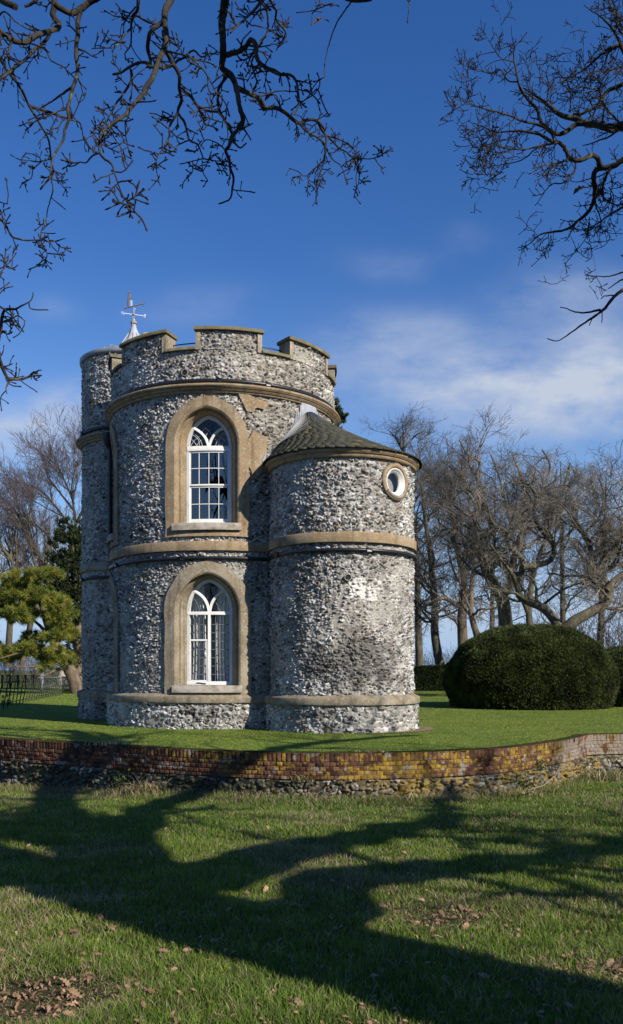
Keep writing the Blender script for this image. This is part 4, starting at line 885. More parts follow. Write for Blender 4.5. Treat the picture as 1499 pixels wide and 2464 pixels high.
# the big oak: traced boughs that hang into view, in source pixels of the photograph
S0 = 700 / 1499.
CROPS = {'A': (0, 0, S0), 'B': (600, 0, S0), 'C': (0, 400, S0), 'D': (500, 400, S0), 'E': (1000, 250, S0), 'F': (0, 750, 300 / 870.), 'G': (1780, 0, 712 / 1499.), 'H': (1780, 500, 712 / 1499.)}
T_LEFT = [
 ('A', [(520, -260), (470, -60), (465, 60), (450, 120), (480, 175), (505, 205), (490, 240), (420, 270), (330, 295), (270, 330), (220, 365), (150, 360), (95, 340), (40, 300), (-30, 240)], 58, 40),
 ('A', [(1050, -200), (850, -30), (800, 0), (740, 40), (680, 85), (610, 115), (560, 95), (500, 60), (465, 30)], 62, 46),
 ('A', [(690, 100), (665, 200), (670, 280), (655, 380), (650, 480), (665, 580), (655, 660), (625, 750), (600, 850), (580, 950), (590, 1025), (555, 1116), (545, 1196), (500, 1266), (460, 1336), (440, 1416), (430, 1496)], 40, 15),
 ('A', [(-60, 400), (0, 500), (60, 600), (140, 700), (200, 800), (250, 910), (320, 1026), (380, 1126), (415, 1196), (430, 1296), (440, 1396), (460, 1466), (440, 1536), (455, 1616), (430, 1716), (405, 1806), (400, 1866)], 30, 8),
 ('A', [(250, 910), (350, 940), (450, 970), (580, 1015)], 27, 20), ('C', [(455, 610), (430, 660), (390, 710), (345, 765)], 20, 15),
 ('A', [(430, 290), (380, 360), (300, 420), (230, 500), (140, 570), (80, 620), (-40, 700)], 28, 24),
 ('A', [(610, 750), (540, 800), (440, 870), (355, 920)], 22, 13), ('A', [(570, 935), (480, 960), (400, 1000), (320, 1030), (250, 1075)], 15, 8),
 ('A', [(260, 370), (320, 390), (390, 430), (440, 520), (540, 570), (600, 630), (650, 680)], 14, 9),
 ('A', [(95, 350), (75, 450), (80, 560), (120, 640), (150, 700)], 22, 8), ('A', [(0, 285), (40, 340), (80, 390)], 14, 12),
 ('A', [(1560, -200), (1480, -30), (1420, 80), (1410, 180), (1420, 280), (1410, 400), (1360, 520), (1300, 680), (1240, 760), (1230, 800), (1140, 900), (1080, 980), (990, 1040), (940, 1076), (890, 1126), (855, 1206), (855, 1306), (900, 1366), (955, 1406), (985, 1496), (1020, 1596), (1050, 1676), (1110, 1746), (1150, 1806), (1180, 1841)], 66, 5),
 ('C', [(855, 455), (790, 480), (735, 540), (690, 530), (640, 560), (590, 570)], 17, 6),
 ('A', [(1120, 600), (1130, 680), (1060, 800), (1000, 880), (950, 970), (910, 1056), (885, 1066), (820, 1076)], 25, 10),
 ('A', [(1390, 190), (1340, 230), (1290, 270), (1265, 400), (1280, 480), (1290, 545), (1240, 535), (1180, 540), (1100, 580), (1040, 620), (970, 640)], 40, 20),
 ('A', [(1220, -160), (1185, 0), (1180, 80), (1150, 130), (1125, 200), (1120, 380), (1070, 460), (1080, 520)], 36, 9),
 ('A', [(1160, 60), (1100, 140), (1050, 215)], 16, 12), ('A', [(1110, 250), (1050, 330), (1000, 390), (960, 410), (870, 412), (790, 415)], 16, 8), ('A', [(1390, 210), (1300, 200), (1220, 165), (1165, 130)], 18, 16),
 ('A', [(1120, 385), (1160, 460), (1210, 520)], 11, 6),
 ('C', [(900, 200), (950, 270), (1000, 360), (1030, 400), (1050, 540)], 11, 5), ('C', [(440, 510), (410, 510), (340, 530), (260, 520), (170, 510), (90, 470)], 13, 5), ('C', [(360, 520), (280, 600), (270, 670), (180, 715)], 12, 5), ('C', [(475, 620), (510, 700), (535, 740)], 9, 5),
 ('C', [(1070, 170), (1075, 280), (1080, 350)], 8, 4), ('C', [(820, 220), (795, 300), (835, 400)], 9, 4), ('C', [(600, 170), (680, 190), (695, 250)], 14, 12),
 ('B', [(680, -240), (645, -30), (630, 100), (615, 200), (625, 330), (625, 480), (620, 585), (690, 640), (730, 720), (750, 820), (770, 920), (790, 1000), (795, 1050), (746, 1116), (696, 1186), (676, 1256), (646, 1296), (676, 1356), (686, 1436), (716, 1526), (701, 1626), (691, 1696), (646, 1726), (586, 1746)], 78, 12),
 ('B', [(735, 740), (760, 762), (850, 800), (940, 850), (970, 930), (1060, 920), (1150, 960), (1220, 1020), (1290, 1060), (1320, 1035), (1400, 1025), (1450, 1050), (1145 + 0 + 345, 1105)], 44, 24),
 ('E', [(575, 495), (610, 570), (655, 640), (645, 720), (640, 800), (620, 850), (540, 920), (490, 970)], 26, 10), ('E', [(430, 530), (480, 590), (560, 630), (610, 670), (640, 700)], 18, 16),
 ('E', [(660, 630), (740, 650), (820, 690), (880, 740), (940, 790)], 18, 5), ('E', [(680, 650), (760, 730), (830, 770), (880, 815), (1000, 825), (1090, 810), (1180, 750)], 17, 5),
 ('E', [(885, 820), (920, 900), (935, 960), (930, 1020), (950, 1040)], 11, 5), ('E', [(885, 830), (860, 910), (830, 960)], 8, 6), ('E', [(650, 720), (700, 820), (780, 890), (810, 970), (830, 1050)], 12, 7), ('E', [(635, 830), (610, 930), (585, 1030), (580, 1110)], 12, 7), ('E', [(490, 970), (400, 975), (350, 1010)], 8, 4), ('E', [(490, 970), (505, 1030), (560, 1090), (570, 1160), (575, 1220)], 11, 4),
 ('B', [(655, 470), (760, 440), (830, 390), (860, 340), (910, 390), (910, 480), (940, 540), (1000, 580), (1090, 630), (1140, 640), (1200, 640), (1250, 690), (1270, 790), (1275, 900), (1220, 1000)], 50, 11),
 ('E', [(390, 155), (460, 165), (530, 190)], 15, 6), ('E', [(415, 365), (470, 320), (540, 280), (590, 220)], 11, 5), ('E', [(400, 250), (330, 245), (215, 247)], 8, 4),
 ('B', [(940, 10), (1000, 90), (1005, 270), (940, 360), (925, 470)], 22, 12), ('B', [(890, 480), (870, 540), (890, 620), (915, 700), (880, 790)], 17, 14),
 ('B', [(990, -80), (1030, 0), (1080, 90), (1080, 170), (1160, 280), (1080, 430)], 26, 8), ('B', [(1000, -60), (960, 10), (860, 120), (740, 230), (690, 280)], 28, 15),
 ('B', [(118, 420), (150, 460), (190, 540), (250, 640), (250, 760), (270, 860), (240, 960), (300, 1060), (336, 1196), (406, 1236), (446, 1326), (456, 1366)], 40, 12),
 ('D', [(450, 110), (380, 230), (380, 310), (340, 390), (290, 470), (265, 540), (280, 650), (300, 730)], 20, 7), ('D', [(545, 345), (450, 390), (410, 440), (300, 460), (220, 465)], 14, 5), ('D', [(670, 500), (760, 520), (880, 530)], 12, 7), ('D', [(670, 500), (580, 525), (470, 550)], 11, 5), ('D', [(660, 520), (665, 610), (710, 700)], 9, 5), ('D', [(770, 520), (800, 570), (840, 640)], 9, 6), ('D', [(580, 530), (575, 620), (505, 700)], 8, 4),
 ('B', [(265, 760), (350, 830), (400, 900), (480, 945), (580, 960)], 28, 20), ('B', [(665, 640), (600, 740), (580, 830), (600, 960), (656, 1046), (696, 1136), (715, 1200)], 28, 22),
 ('D', [(610, 30), (660, 140), (690, 210), (715, 215)], 20, 16), ('D', [(620, 90), (700, 150), (830, 190)], 9, 5), ('D', [(925, 350), (985, 410), (1040, 370)], 17, 12), ('D', [(860, 430), (790, 370), (690, 340), (650, 400)], 12, 8),
 ('D', [(860, 180), (935, 240), (990, 180)], 14, 10),
 ('B', [(150, 440), (340, 490), (430, 570), (500, 660), (560, 780), (575, 800)], 18, 11), ('B', [(-20, 570), (90, 580), (170, 570), (240, 520), (300, 490), (370, 430), (440, 490), (510, 460), (590, 470)], 30, 10),
 ('A', [(-30, 160), (40, 100), (130, 180), (220, 240), (290, 270)], 16, 7), ('A', [(-80, -60), (30, 10), (135, 60)], 62, 50), ('A', [(215, 55), (290, 20), (340, -40)], 26, 30),
 ('B', [(1560, 30), (1499, 50), (1400, 90), (1250, 110)], 13, 5), ('B', [(1760, -30), (1614, 170), (1540, 360), (1496, 550), (1495, 660)], 15, 6), ('B', [(1390, 100), (1385, 215)], 8, 5),
 ('B', [(1600, -80), (1720, -12), (1860, -8), (2000, -70)], 60, 40), ('B', [(2230, -30), (2205, 195)], 11, 7),
]
T_LOW = [
 ('F', [(-120, 300), (0, 370), (60, 430), (100, 500), (140, 570), (230, 600), (310, 615), (470, 610), (600, 630), (760, 590)], 34, 8), ('F', [(470, 620), (520, 700), (545, 780), (525, 840)], 13, 8), ('F', [(470, 610), (475, 520), (510, 430), (520, 350)], 17, 8), ('F', [(480, 520), (560, 530), (640, 530)], 10, 8), ('F', [(150, 590), (175, 660), (195, 730)], 13, 10), ('F', [(-60, 200), (0, 260), (30, 350), (70, 540)], 24, 14), ('F', [(-60, 130), (0, 170), (90, 190)], 16, 10), ('F', [(580, 625), (610, 690), (660, 740)], 9, 6),
 ('F', [(-90, 1690), (0, 1690), (40, 1670), (68, 1672)], 44, 28), ('F', [(5, 1650), (25, 1500), (60, 1420), (180, 1410), (250, 1370), (330, 1330), (375, 1290), (380, 1220)], 46, 9), ('F', [(335, 1340), (350, 1400), (440, 1420), (560, 1420)], 14, 7), ('F', [(190, 1420), (220, 1490), (290, 1550), (260, 1640), (220, 1700), (150, 1745)], 19, 8), ('F', [(230, 1660), (170, 1600), (130, 1500)], 9, 7), ('F', [(-40, 1340), (10, 1390), (60, 1415)], 24, 20),
 ('F', [(-60, 1880), (0, 2020), (40, 2120), (80, 2200), (130, 2220), (240, 2225), (360, 2190), (480, 2180)], 56, 20), ('F', [(360, 2180), (420, 2130), (480, 2120)], 17, 12), ('F', [(220, 2220), (320, 2300), (440, 2375)], 9, 8), ('F', [(110, 2240), (70, 2330), (80, 2390)], 24, 13),
 ('F', [(-60, 1080), (0, 990), (60, 910), (110, 770)], 13, 8), ('F', [(60, 920), (140, 940), (210, 900)], 9, 7), ('F', [(-60, 1220), (0, 1180), (60, 1140), (110, 1100)], 12, 9), ('F', [(-60, 1290), (0, 1230), (60, 1170), (150, 1150)], 11, 8),
]
T_RIGHT = [
 ('G', [(1900, 900), (1700, 1000), (1499, 1060), (1400, 1080), (1290, 1050), (1180, 1040), (1100, 1000), (1040, 990), (960, 960), (900, 910), (820, 850), (740, 790), (660, 740)], 110, 12),
 ('G', [(1180, 1040), (1100, 1050), (1020, 1110), (940, 1130), (870, 1090), (800, 1010), (780, 930), (730, 870), (660, 790), (620, 700), (600, 600), (580, 500), (585, 400), (650, 330), (690, 270)], 44, 6),
 ('G', [(870, 1090), (780, 1050), (650, 1020), (560, 980), (430, 940), (330, 915), (240, 890), (170, 850), (60, 835)], 24, 5), ('G', [(620, 690), (530, 680), (460, 580), (380, 620), (280, 580)], 14, 5), ('G', [(580, 520), (470, 490), (420, 420), (370, 340)], 12, 5),
 ('G', [(1080, 960), (1150, 960), (1200, 930), (1280, 900), (1320, 840), (1380, 760), (1499, 710), (1650, 600)], 22, 44), ('G', [(1300, 870), (1300, 770), (1190, 740), (1080, 720)], 20, 7),
 ('G', [(1050, 950), (1060, 830), (1040, 740)], 12, 5), ('G', [(860, 860), (870, 700), (850, 620), (880, 540)], 14, 5), ('G', [(700, 770), (720, 640), (700, 560), (770, 480)], 10, 4),
 ('G', [(1700, 340), (1499, 380), (1380, 410), (1270, 500), (1180, 580), (1060, 650), (960, 700)], 40, 6), ('G', [(1700, 480), (1540, 470), (1499, 430), (1460, 330), (1400, 230), (1310, 140), (1230, 90), (1170, 40)], 40, 6), ('G', [(1700, 520), (1499, 560), (1380, 590), (1250, 610), (1150, 700)], 30, 8), ('G', [(1640, 260), (1480, 160), (1400, 60), (1360, -40)], 26, 10), ('G', [(1650, 330), (1499, 290), (1440, 180), (1420, 60)], 26, 8),
 ('H', [(1700, 130), (1499, 290), (1430, 340), (1340, 360), (1300, 340), (1290, 290), (1240, 255), (1170, 285), (1100, 300), (1040, 270), (1020, 210), (960, 150), (880, 130), (800, 80), (700, 60), (600, 50), (430, 60), (330, 20), (240, -15)], 60, 6),
 ('H', [(970, 150), (830, 170), (700, 200), (560, 205), (420, 165)], 22, 6), ('H', [(840, 170), (750, 210), (690, 270), (600, 310), (500, 330), (400, 340), (330, 300)], 14, 5), ('H', [(500, 335), (470, 400), (390, 450), (330, 488)], 9, 4), ('H', [(430, 60), (380, 180), (330, 300), (230, 420)], 10, 4), ('H', [(420, 40), (340, 150), (260, 190), (200, 140)], 10, 4),
 ('H', [(1050, 275), (980, 310), (860, 335), (735, 370)], 18, 8), ('H', [(1100, 310), (1095, 390), (1060, 430), (985, 490), (900, 495), (840, 560), (805, 595)], 16, 7), ('H', [(950, 330), (920, 380), (935, 430), (895, 455)], 9, 6),
 ('H', [(1340, 360), (1270, 380), (1250, 440), (1265, 560), (1250, 650), (1200, 740), (1130, 800), (1060, 860), (980, 890), (870, 905), (790, 930), (700, 1010), (620, 1035)], 46, 5), ('H', [(870, 910), (870, 1020), (800, 1110)], 8, 4), ('H', [(1410, 350), (1380, 390), (1330, 500), (1335, 640)], 28, 15),
 ('H', [(1650, 600), (1499, 690), (1380, 760), (1250, 850), (1150, 880), (1050, 870)], 22, 6), ('H', [(1215, 780), (1200, 900), (1170, 980), (1060, 1110), (1010, 1170)], 10, 4), ('H', [(1180, 980), (1230, 1020), (1230, 1120), (1180, 1150)], 7, 4), ('H', [(1260, 660), (1310, 790), (1310, 880)], 15, 6), ('H', [(1380, 520), (1420, 600), (1400, 720)], 10, 5),
 ('H', [(1800, 1150), (1650, 1270), (1499, 1390), (1420, 1450), (1350, 1540), (1290, 1590), (1200, 1650), (1100, 1720), (1000, 1790), (940, 1820), (860, 1800)], 44, 5), ('H', [(1310, 1555), (1180, 1580), (1080, 1570), (1030, 1545), (970, 1535)], 20, 6), ('H', [(1420, 1435), (1340, 1440), (1315, 1465)], 11, 8), ('H', [(1325, 1560), (1320, 1665)], 9, 7), ('H', [(1250, 1610), (1215, 1690)], 9, 6), ('H', [(1570, 1300), (1499, 1300), (1430, 1340), (1375, 1380)], 16, 7), ('H', [(1600, 1240), (1499, 1240), (1380, 1275), (1210, 1270)], 16, 5), ('H', [(1560, 1180), (1480, 1090)], 12, 8),
]
def lift(traces, Y0, wander, rng):
    """give each traced bough its own depth, joined to the bough it springs from"""
    known = np.zeros((0, 3)); out = []
    for crop, pts, d0, d1 in traces:
        ox, oy, s = CROPS[crop]; px = np.array([(ox + x * s, oy + y * s) for x, y in pts]) / 1.66244
        # smooth and add small knees
        L = np.concatenate([[0], np.cumsum(np.linalg.norm(np.diff(px, axis=0), axis=1))]); n = max(4, int(L[-1] / 7)); sN = np.linspace(0, L[-1], n)
        cm = catmull(px, max(3.0, L[-1] / (n + 1))) if len(px) > 2 else np.stack([np.interp(sN, L, px[:, 0]), np.interp(sN, L, px[:, 1])], -1)
        cm = cm + rng.normal(0, .35, cm.shape); k = len(cm); dst = np.concatenate([[0], np.cumsum(np.linalg.norm(np.diff(cm, axis=0), axis=1))])
        Y = Y0 + rng.normal(0, .15)
        if len(known):
            j = np.argmin(((known[:, :2] - cm[0]) ** 2).sum(1))
            if ((known[j, :2] - cm[0]) ** 2).sum() < 25 ** 2: Y = known[j, 2]
        sl = rng.normal(0, wander) - .15 * (Y - Y0) / 100
        Yv = Y + sl * dst + .05 * np.sin(dst / 23 + rng.uniform(0, 6)) * np.minimum(1, dst / 20)
        dia = np.interp(dst, [0, dst[-1]], [d0, d1]) * s / 1.66244; dia = dia * (1 + rng.normal(0, .05, k))
        P = np.stack([(cm[:, 0] - CX) / F * Yv, Yv, EYE + (HY - cm[:, 1]) / F * Yv], -1)
        out.append((P, dia / 2 / F * Yv)); known = np.vstack([known, np.column_stack([cm, Yv])])
    return out
rng = np.random.default_rng(21)
left = lift(T_LEFT, 7.0, .0035, rng); low = lift(T_LOW, 6.0, .002, rng); right = lift(T_RIGHT, 10.0, .0030, rng)
oak = thing('oak_tree', (4.1, 1.6, -.3), 'old bare oak whose knotted boughs overhang the top of the picture', 'tree')
TRUNK = [(4.15, 1.55, -.5), (4.1, 1.6, .1), (4.05, 1.7, 1.2), (3.95, 1.8, 2.8), (3.8, 1.9, 4.3)]
q = MB(); tp, tr = resample(catmull(TRUNK, .15), np.interp(np.linspace(0, 1, len(catmull(TRUNK, .15))), [0, .12, .35, 1], [.88, .68, .6, .52]), 40)
q.tube(tp, tr, 22); q.build('trunk', M_oak, oak, smooth=True)
LIMBS = [[(3.8, 1.9, 3.9), (3.2, 2.9, 5.9), (1.6, 4.7, 7.6), (.2, 6.0, 8.3), (-1.6, 6.9, 8.6), (-3.6, 7.3, 8.5), (-6, 7.4, 8.2)], [(3.8, 1.9, 3.9), (4.6, 4.2, 5.9), (5.0, 7.0, 7.3), (4.9, 9.2, 8.0), (4.8, 10, 8.4)],
         [(3.95, 1.8, 2.9), (5.2, 2.8, 3.6), (7.5, 2.7, 4.3), (9.8, 2.4, 5.2), (12, 3, 6)], [(3.8, 1.9, 3.9), (6.65, 2.8, 5.0), (11, 2.8, 7.0), (14, 3.5, 9)], [(3.9, 1.9, 4), (6.2, 4.2, 6.4), (8.5, 6.4, 7.5), (10.5, 7.9, 8.0), (12.3, 8.6, 8.3)],
         [(3.8, 2.0, 4.3), (4.6, 1.0, 6.5), (6.5, .2, 9.0), (8.5, -.5, 10.5)], [(3.9, 1.8, 4.2), (4.4, .2, 6.5), (4.6, -2.5, 9), (4, -5, 10.5)], [(3.4, 2.7, 5.6), (1.0, 5.0, 6.9 + 1.6), (-2.4, 5.9, 8.0), (-5.2, 6.2, 6.2), (-5.0, 6.1, 4.6)], [(3.8, 1.9, 3.9), (4.7, 2.25, 4.9), (5.15, 2.2, 6.2), (5.3, 2.0, 8.0), (5.5, 1.6, 10.5)]]
LR = [(.42, .10), (.36, .16), (.27, .10), (.30, .10), (.26, .08), (.24, .06), (.3, .08), (.2, .06), (.46, .2)]
def ropes(lst): return [resample(catmull(p, .2), np.linspace(a, b, len(catmull(p, .2))), 26) for p, (a, b) in zip(lst, LR)]
limbs = ropes(LIMBS); LP = np.stack([p for p, _ in limbs]); LRd = np.stack([r for _, r in limbs]); LP[:, 1:-1] += rng.normal(0, .05, LP[:, 1:-1].shape)
def nearest_limb(p):
    d = np.linalg.norm(LP - p, axis=2); i = np.unravel_index(np.argmin(d + (LP[..., 2] < p[2] - .3) * 3), d.shape); return LP[i], LRd[i]
def twigs_of(PR, rng, dens, ln, k=6, second=True, r=(.0045, .008), up=.05):
    K = 14; P = []; R = []
    for p, rad in PR: a, b = resample(p, rad, K); P.append(a); R.append(b)
    P = np.stack(P); R = np.stack(R)
    Lp = np.linalg.norm(np.diff(P, axis=1), axis=2).sum(1)
    thin = np.clip(1.4 - R.mean(1) / .05, .35, 1.3)
    A, Ar = kids(P, R, lambda L: dens * L * thin, rng, .05, 1.0, absln=ln, ang=(35, 85), k=k, wig=.19, bias=(0, 0, up), rr=(.35, .6), rmax=r[1] * 1.2, rend=.4); Ar = np.maximum(Ar, r[0])
    res = [(A, Ar)]
    if second:
        B, Br = kids(A, Ar, 2.6, rng, .2, 1.0, absln=(ln[0] * .3, ln[1] * .45), ang=(35, 75), k=4, wig=.16, bias=(0, 0, up), rr=(.7, .9), rend=.7); Br = np.maximum(Br, r[0] * .8); res.append((B, Br))
        # swollen buds: stubby end pieces
        E_ = np.concatenate([A[:, -2:], B[:, -2:]]); d = E_[:, 1] - E_[:, 0]; d /= np.linalg.norm(d, axis=1, keepdims=True) + 1e-9; e = E_[:, 1]
        bud = np.stack([e - d * .004, e + d * .008, e + d * .02], 1); res.append((bud, np.tile(np.array([[.0045, .0065, .0015]]), (len(e), 1)) * (r[0] / .0045)))
    return res
def bough_part(name, group, rng, dens, ln, up, r=(.0045, .008)):
    q = MB(); tw = MB()
    for p, rad in group:
        q.tube(p, np.maximum(rad, .004), 8 if rad.max() > .03 else 6)
    for A, Ar in twigs_of(group, rng, dens, ln, up=up, r=r): add_tubes(tw, A, Ar, 4)
    o = q.build(name, M_oak, oak, smooth=True); tw.build('twigs', M_oaktw, o, smooth=True); return o
# joints between the boughs in view and the limbs above the frame
def joints(group):
    js = []
    for (p, rad) in group:
        if True:
            a = p[0].copy()
            if in_frame(p[:1], -.004): continue
            lp, lr = nearest_limb(a)
            if a[0] > 2.5: k_ = int(rng.integers(8, 24)); lp, lr = LP[1][k_] , LRd[1][k_]
            d = p[0] - p[2]; d /= np.linalg.norm(d) + 1e-9
            mid = a + d * .5 * np.linalg.norm(lp - a)
            c = bez(a, mid + rng.normal(0, .25, 3) * (a[0] > 2.5), lp, 14)
            if in_frame(c[3:], -.004): c = bez(a, (a + lp) / 2 + np.array([0, 0, .2]), lp, 14)
            js.append((c, np.linspace(rad[0], min(max(rad[0] * 1.25, .03), lr), 14)))
    return js
bough_part('bough', left + joints(left), np.random.default_rng(31), 6.4, (.04, .18), .04)
bough_part('bough', low + joints(low), np.random.default_rng(32), 5.0, (.05, .16), .08)
rg = np.random.default_rng(33)
rp = []; rr_ = []
for p, rad in right: a, b = resample(p, rad, 14); rp.append(a); rr_.append(b)
A, Ar = kids(np.stack(rp), np.stack(rr_), lambda L: 3.7 * L, rg, .1, .95, absln=(.2, .6), ang=(25, 60), k=8, wig=.2, bias=(-.03, 0, .05), rr=(.35, .6), rmax=.014, rend=.4)
dead = A[:, 0, 2] < EYE + (HY - 640) / F * A[:, 0, 1]      # the dead bough low on the right stays bare
A, Ar = A[~dead], Ar[~dead]
live = [g for g in right if g[0][:, 2].mean() > EYE + (HY - 620) / F * 10] + [(A[i], Ar[i]) for i in range(len(A))]
q = MB(); tw = MB()
for p, rad in right + joints(right): q.tube(p, np.maximum(rad, .005), 8 if rad.max() > .04 else 6)
add_tubes(q, A, Ar, 5)
for B, Br in twigs_of(live, rg, 8.0, (.07, .24), up=.06, r=(.0045, .007)): add_tubes(tw, B, Br, 3)
o = q.build('bough', M_oak, oak, smooth=True); tw.build('twigs', M_oaktw, o, smooth=True)
# limbs above and beside the frame, with the finer branching whose shade falls on the grass and the wall
for i in range(len(LP)):
    q = MB(); q.tube(LP[i], LRd[i], 12); o = q.build('limb', M_oak, oak, smooth=True)
    A, Ar = kids(LP[i:i + 1], LRd[i:i + 1], 13, rg, .25, 1.0, absln=(1.2, 3.4), ang=(30, 65), k=9, wig=.11, bias=(.0, -.02, .06), rr=(.35, .55), rend=.25)
    ok = ~in_frame(A, .01); A, Ar = A[ok], Ar[ok]
    B, Br = kids(A, Ar, 9, rg, .2, 1.0, absln=(.5, 1.6), ang=(30, 70), k=7, wig=.2, bias=(0, 0, .05), rr=(.4, .6), rend=.3); ok = ~in_frame(B, .01); B, Br = B[ok], Br[ok]
    C_, Cr = kids(B, Br, 6, rg, .2, 1.0, absln=(.15, .5), ang=(30, 75), k=5, wig=.2, rr=(.4, .7), rmax=.008, rend=.5); ok = ~in_frame(C_, .01) if len(C_) else np.zeros(0, bool); C_, Cr = C_[ok], np.maximum(Cr[ok], .004)
    tw = MB(); add_tubes(tw, A, Ar, 7); add_tubes(tw, B, Br, 5); add_tubes(tw, C_, Cr, 3)
    if tw.n: tw.build('branches', M_oak, o, smooth=True)
# a few dead leaves still hanging on the boughs
LV = [at(773, 45, 7.1), at(652, 229, 7.0), at(1398, 453, 10.2)]
V, Q, c = leaves(np.array(LV), np.array([.16, .13, .2]), np.random.default_rng(3), np.tile(np.array([[.12, .06, .03]]), (3, 1)))
for i in range(3):
    m = (Q[:, 0] // 30) == i; lf = fast_mesh('dead_leaf', V[i * 30:(i + 1) * 30], Q[m] - i * 30, None, c[i * 30:(i + 1) * 30]); link('dead_leaf', lf, M_leaf, oak)

# ------------------------------------------------------------------ far trees, bare
M_bark_g = mat_bark('grey_bark', (.045, .04, .03), (.1, .085, .06), (.17, .15, .11), (3, .55, .68, (.14, .14, .055)))
M_bark_w = mat_bark('ridged_bark', (.06, .042, .028), (.15, .115, .08), (.26, .21, .15), (3, .58, .7, (.13, .13, .06)))
M_tw_far = mat_noise('far_twigs', [(.3, (.07, .062, .056)), (.7, (.2, .178, .155))], 2, 3, .9, .1)
M_tw_pur = mat_noise('purple_twigs', [(.3, (.07, .05, .049)), (.7, (.165, .13, .118))], 2, 3, .9, .1)
M_tw_pale = mat_noise('pale_twigs', [(.3, (.12, .1, .08)), (.7, (.34, .30, .24))], 2, 3, .9, .1)
def px_path(pts, Y, k=24, seed=0, w0=None, w1=None, crop=(1500, 1600, 992 / 1499.), depth=0.):
    rg = np.random.default_rng(seed); ox, oy, s = crop
    px = np.array([(ox + x * s, oy + y * s) for x, y in pts]) / 1.66244; cm = catmull(px, 4.0); n = len(cm)
    Yv = Y + np.linspace(0, depth, n) + .25 * np.sin(np.linspace(0, 7, n) + seed)
    P = np.stack([(cm[:, 0] - CX) / F * Yv, Yv, EYE + (HY - cm[:, 1]) / F * Yv], -1)
    R = np.linspace(w0, w1, n) * s / 1.66244 / 2 / F * Y
    return resample(P, R, k)
def bare_tree(name, label, base, stems, rng, bark, twm, spec, group='bare winter trees behind the tower', top=None):
    """stems: list of (P[k,3], R[k]) trunk and main limbs"""
    t = thing(name, base, label, 'tree', group)
    q = MB(); P0 = np.stack([a for a, _ in stems]); R0 = np.stack([b for _, b in stems])
    for a, b in stems: q.tube(a, b, 12)
    q.build('trunk', bark, t, smooth=True)
    lv = [(P0, R0)]; cr = MB(); tw = MB()
    for i, sp in enumerate(spec):
        src = lv[-1]
        P, R = kids(src[0], src[1], sp['n'], rng, sp.get('t0', .25), 1.0, absln=sp['ln'], ang=sp.get('ang', (30, 65)), k=sp.get('k', 7), wig=sp.get('w', .16), bias=sp.get('b', (0, 0, .05)), rr=sp.get('rr', (.4, .65)), rend=sp.get('re', .35), rmax=sp.get('rmax', 9))
        R = np.maximum(R, sp.get('rmin', .012))
        if top is not None:                              # keep the crown's outline below its own ragged top
            zt = EYE + (HY - top) / F * base[1] + (0, .5, 1.1, 1.5)[i] + rng.normal(0, .5, len(P)) - .35 * np.abs(P[:, -1, 0] - P0[0, :, 0].mean()); ok = P[..., 2].max(1) < zt; P, R = P[ok], R[ok]
        lv.append((P, R)); add_tubes(cr if i == 0 else tw, P, R, 5 if i == 0 else 3)
    cr.build('limbs', bark, t, smooth=True); tw.build('crown', twm, t)
    return t
def spec(sc=1., up=.06, fine=.011, dens=1.):
    fine *= .66
    return [dict(n=lambda L: 1.6 * L / sc * dens, rmax=.095, ln=(1.6 * sc, 3.8 * sc), w=.27, b=(0, 0, up), t0=.22), dict(n=lambda L: 3.1 * L / sc * dens, ln=(.8 * sc, 1.9 * sc), w=.22, b=(0, 0, up), rmin=fine * 1.3, t0=.12), dict(n=lambda L: 4.8 * L / sc * dens, ln=(.35 * sc, 1.0 * sc), w=.2, b=(0, 0, up), rmin=fine, k=5, t0=.1), dict(n=lambda L: 3.0 * L / sc * dens, ln=(.2 * sc, .5 * sc), w=.2, b=(0, 0, up), rmin=fine * .8, k=4, t0=.1)]
rg = np.random.default_rng(41)
# twisted trees beyond the clipped yew, traced trunks
Yt = 44.
sw1 = [px_path([(785, 1480), (790, 1370), (770, 1200), (720, 1120), (680, 1040), (650, 960), (660, 850), (710, 770), (650, 640), (560, 520), (450, 400)], Yt, w0=95, w1=14, seed=1), px_path([(770, 1180), (815, 1120), (820, 1040), (840, 960), (880, 820), (900, 700), (905, 600), (890, 480), (830, 330)], Yt, w0=56, w1=10, seed=2, depth=1.5),
       px_path([(655, 900), (640, 800), (600, 700), (640, 560), (610, 450), (640, 380), (560, 330), (510, 240)], Yt, w0=34, w1=8, seed=3, depth=-1), px_path([(715, 775), (640, 790), (540, 760), (480, 700), (380, 640)], Yt, w0=22, w1=7, seed=31, depth=-1.5)]
bare_tree('twisted_tree', 'thick ridged trunk leaning left above the crest of the clipped yew', at(1205, 1660, Yt), sw1, rg, M_bark_w, M_tw_far, spec(.95, .08), top=1045)
sw2 = [px_path([(1130, 1440), (1090, 1340), (1020, 1260), (930, 1220), (870, 1180), (880, 1060), (890, 960), (820, 900), (790, 840), (790, 790), (720, 760), (690, 690)], Yt - 3, w0=62, w1=18, seed=4), px_path([(890, 1010), (960, 1000), (1060, 970), (1080, 880), (1000, 780), (960, 700), (990, 580), (1020, 520), (1060, 400), (1010, 300)], Yt - 3, w0=40, w1=9, seed=5, depth=1), px_path([(1080, 880), (1180, 800), (1220, 700), (1180, 600)], Yt - 3, w0=18, w1=7, seed=6), px_path([(870, 1175), (830, 1060), (760, 960), (690, 860)], Yt - 3, w0=26, w1=8, seed=7, depth=-1), px_path([(1000, 1250), (1150, 1140), (1300, 1090), (1400, 1060)], Yt - 3, w0=18, w1=6, seed=8), px_path([(985, 590), (920, 510), (780, 500)], Yt - 3, w0=22, w1=6, seed=9)]
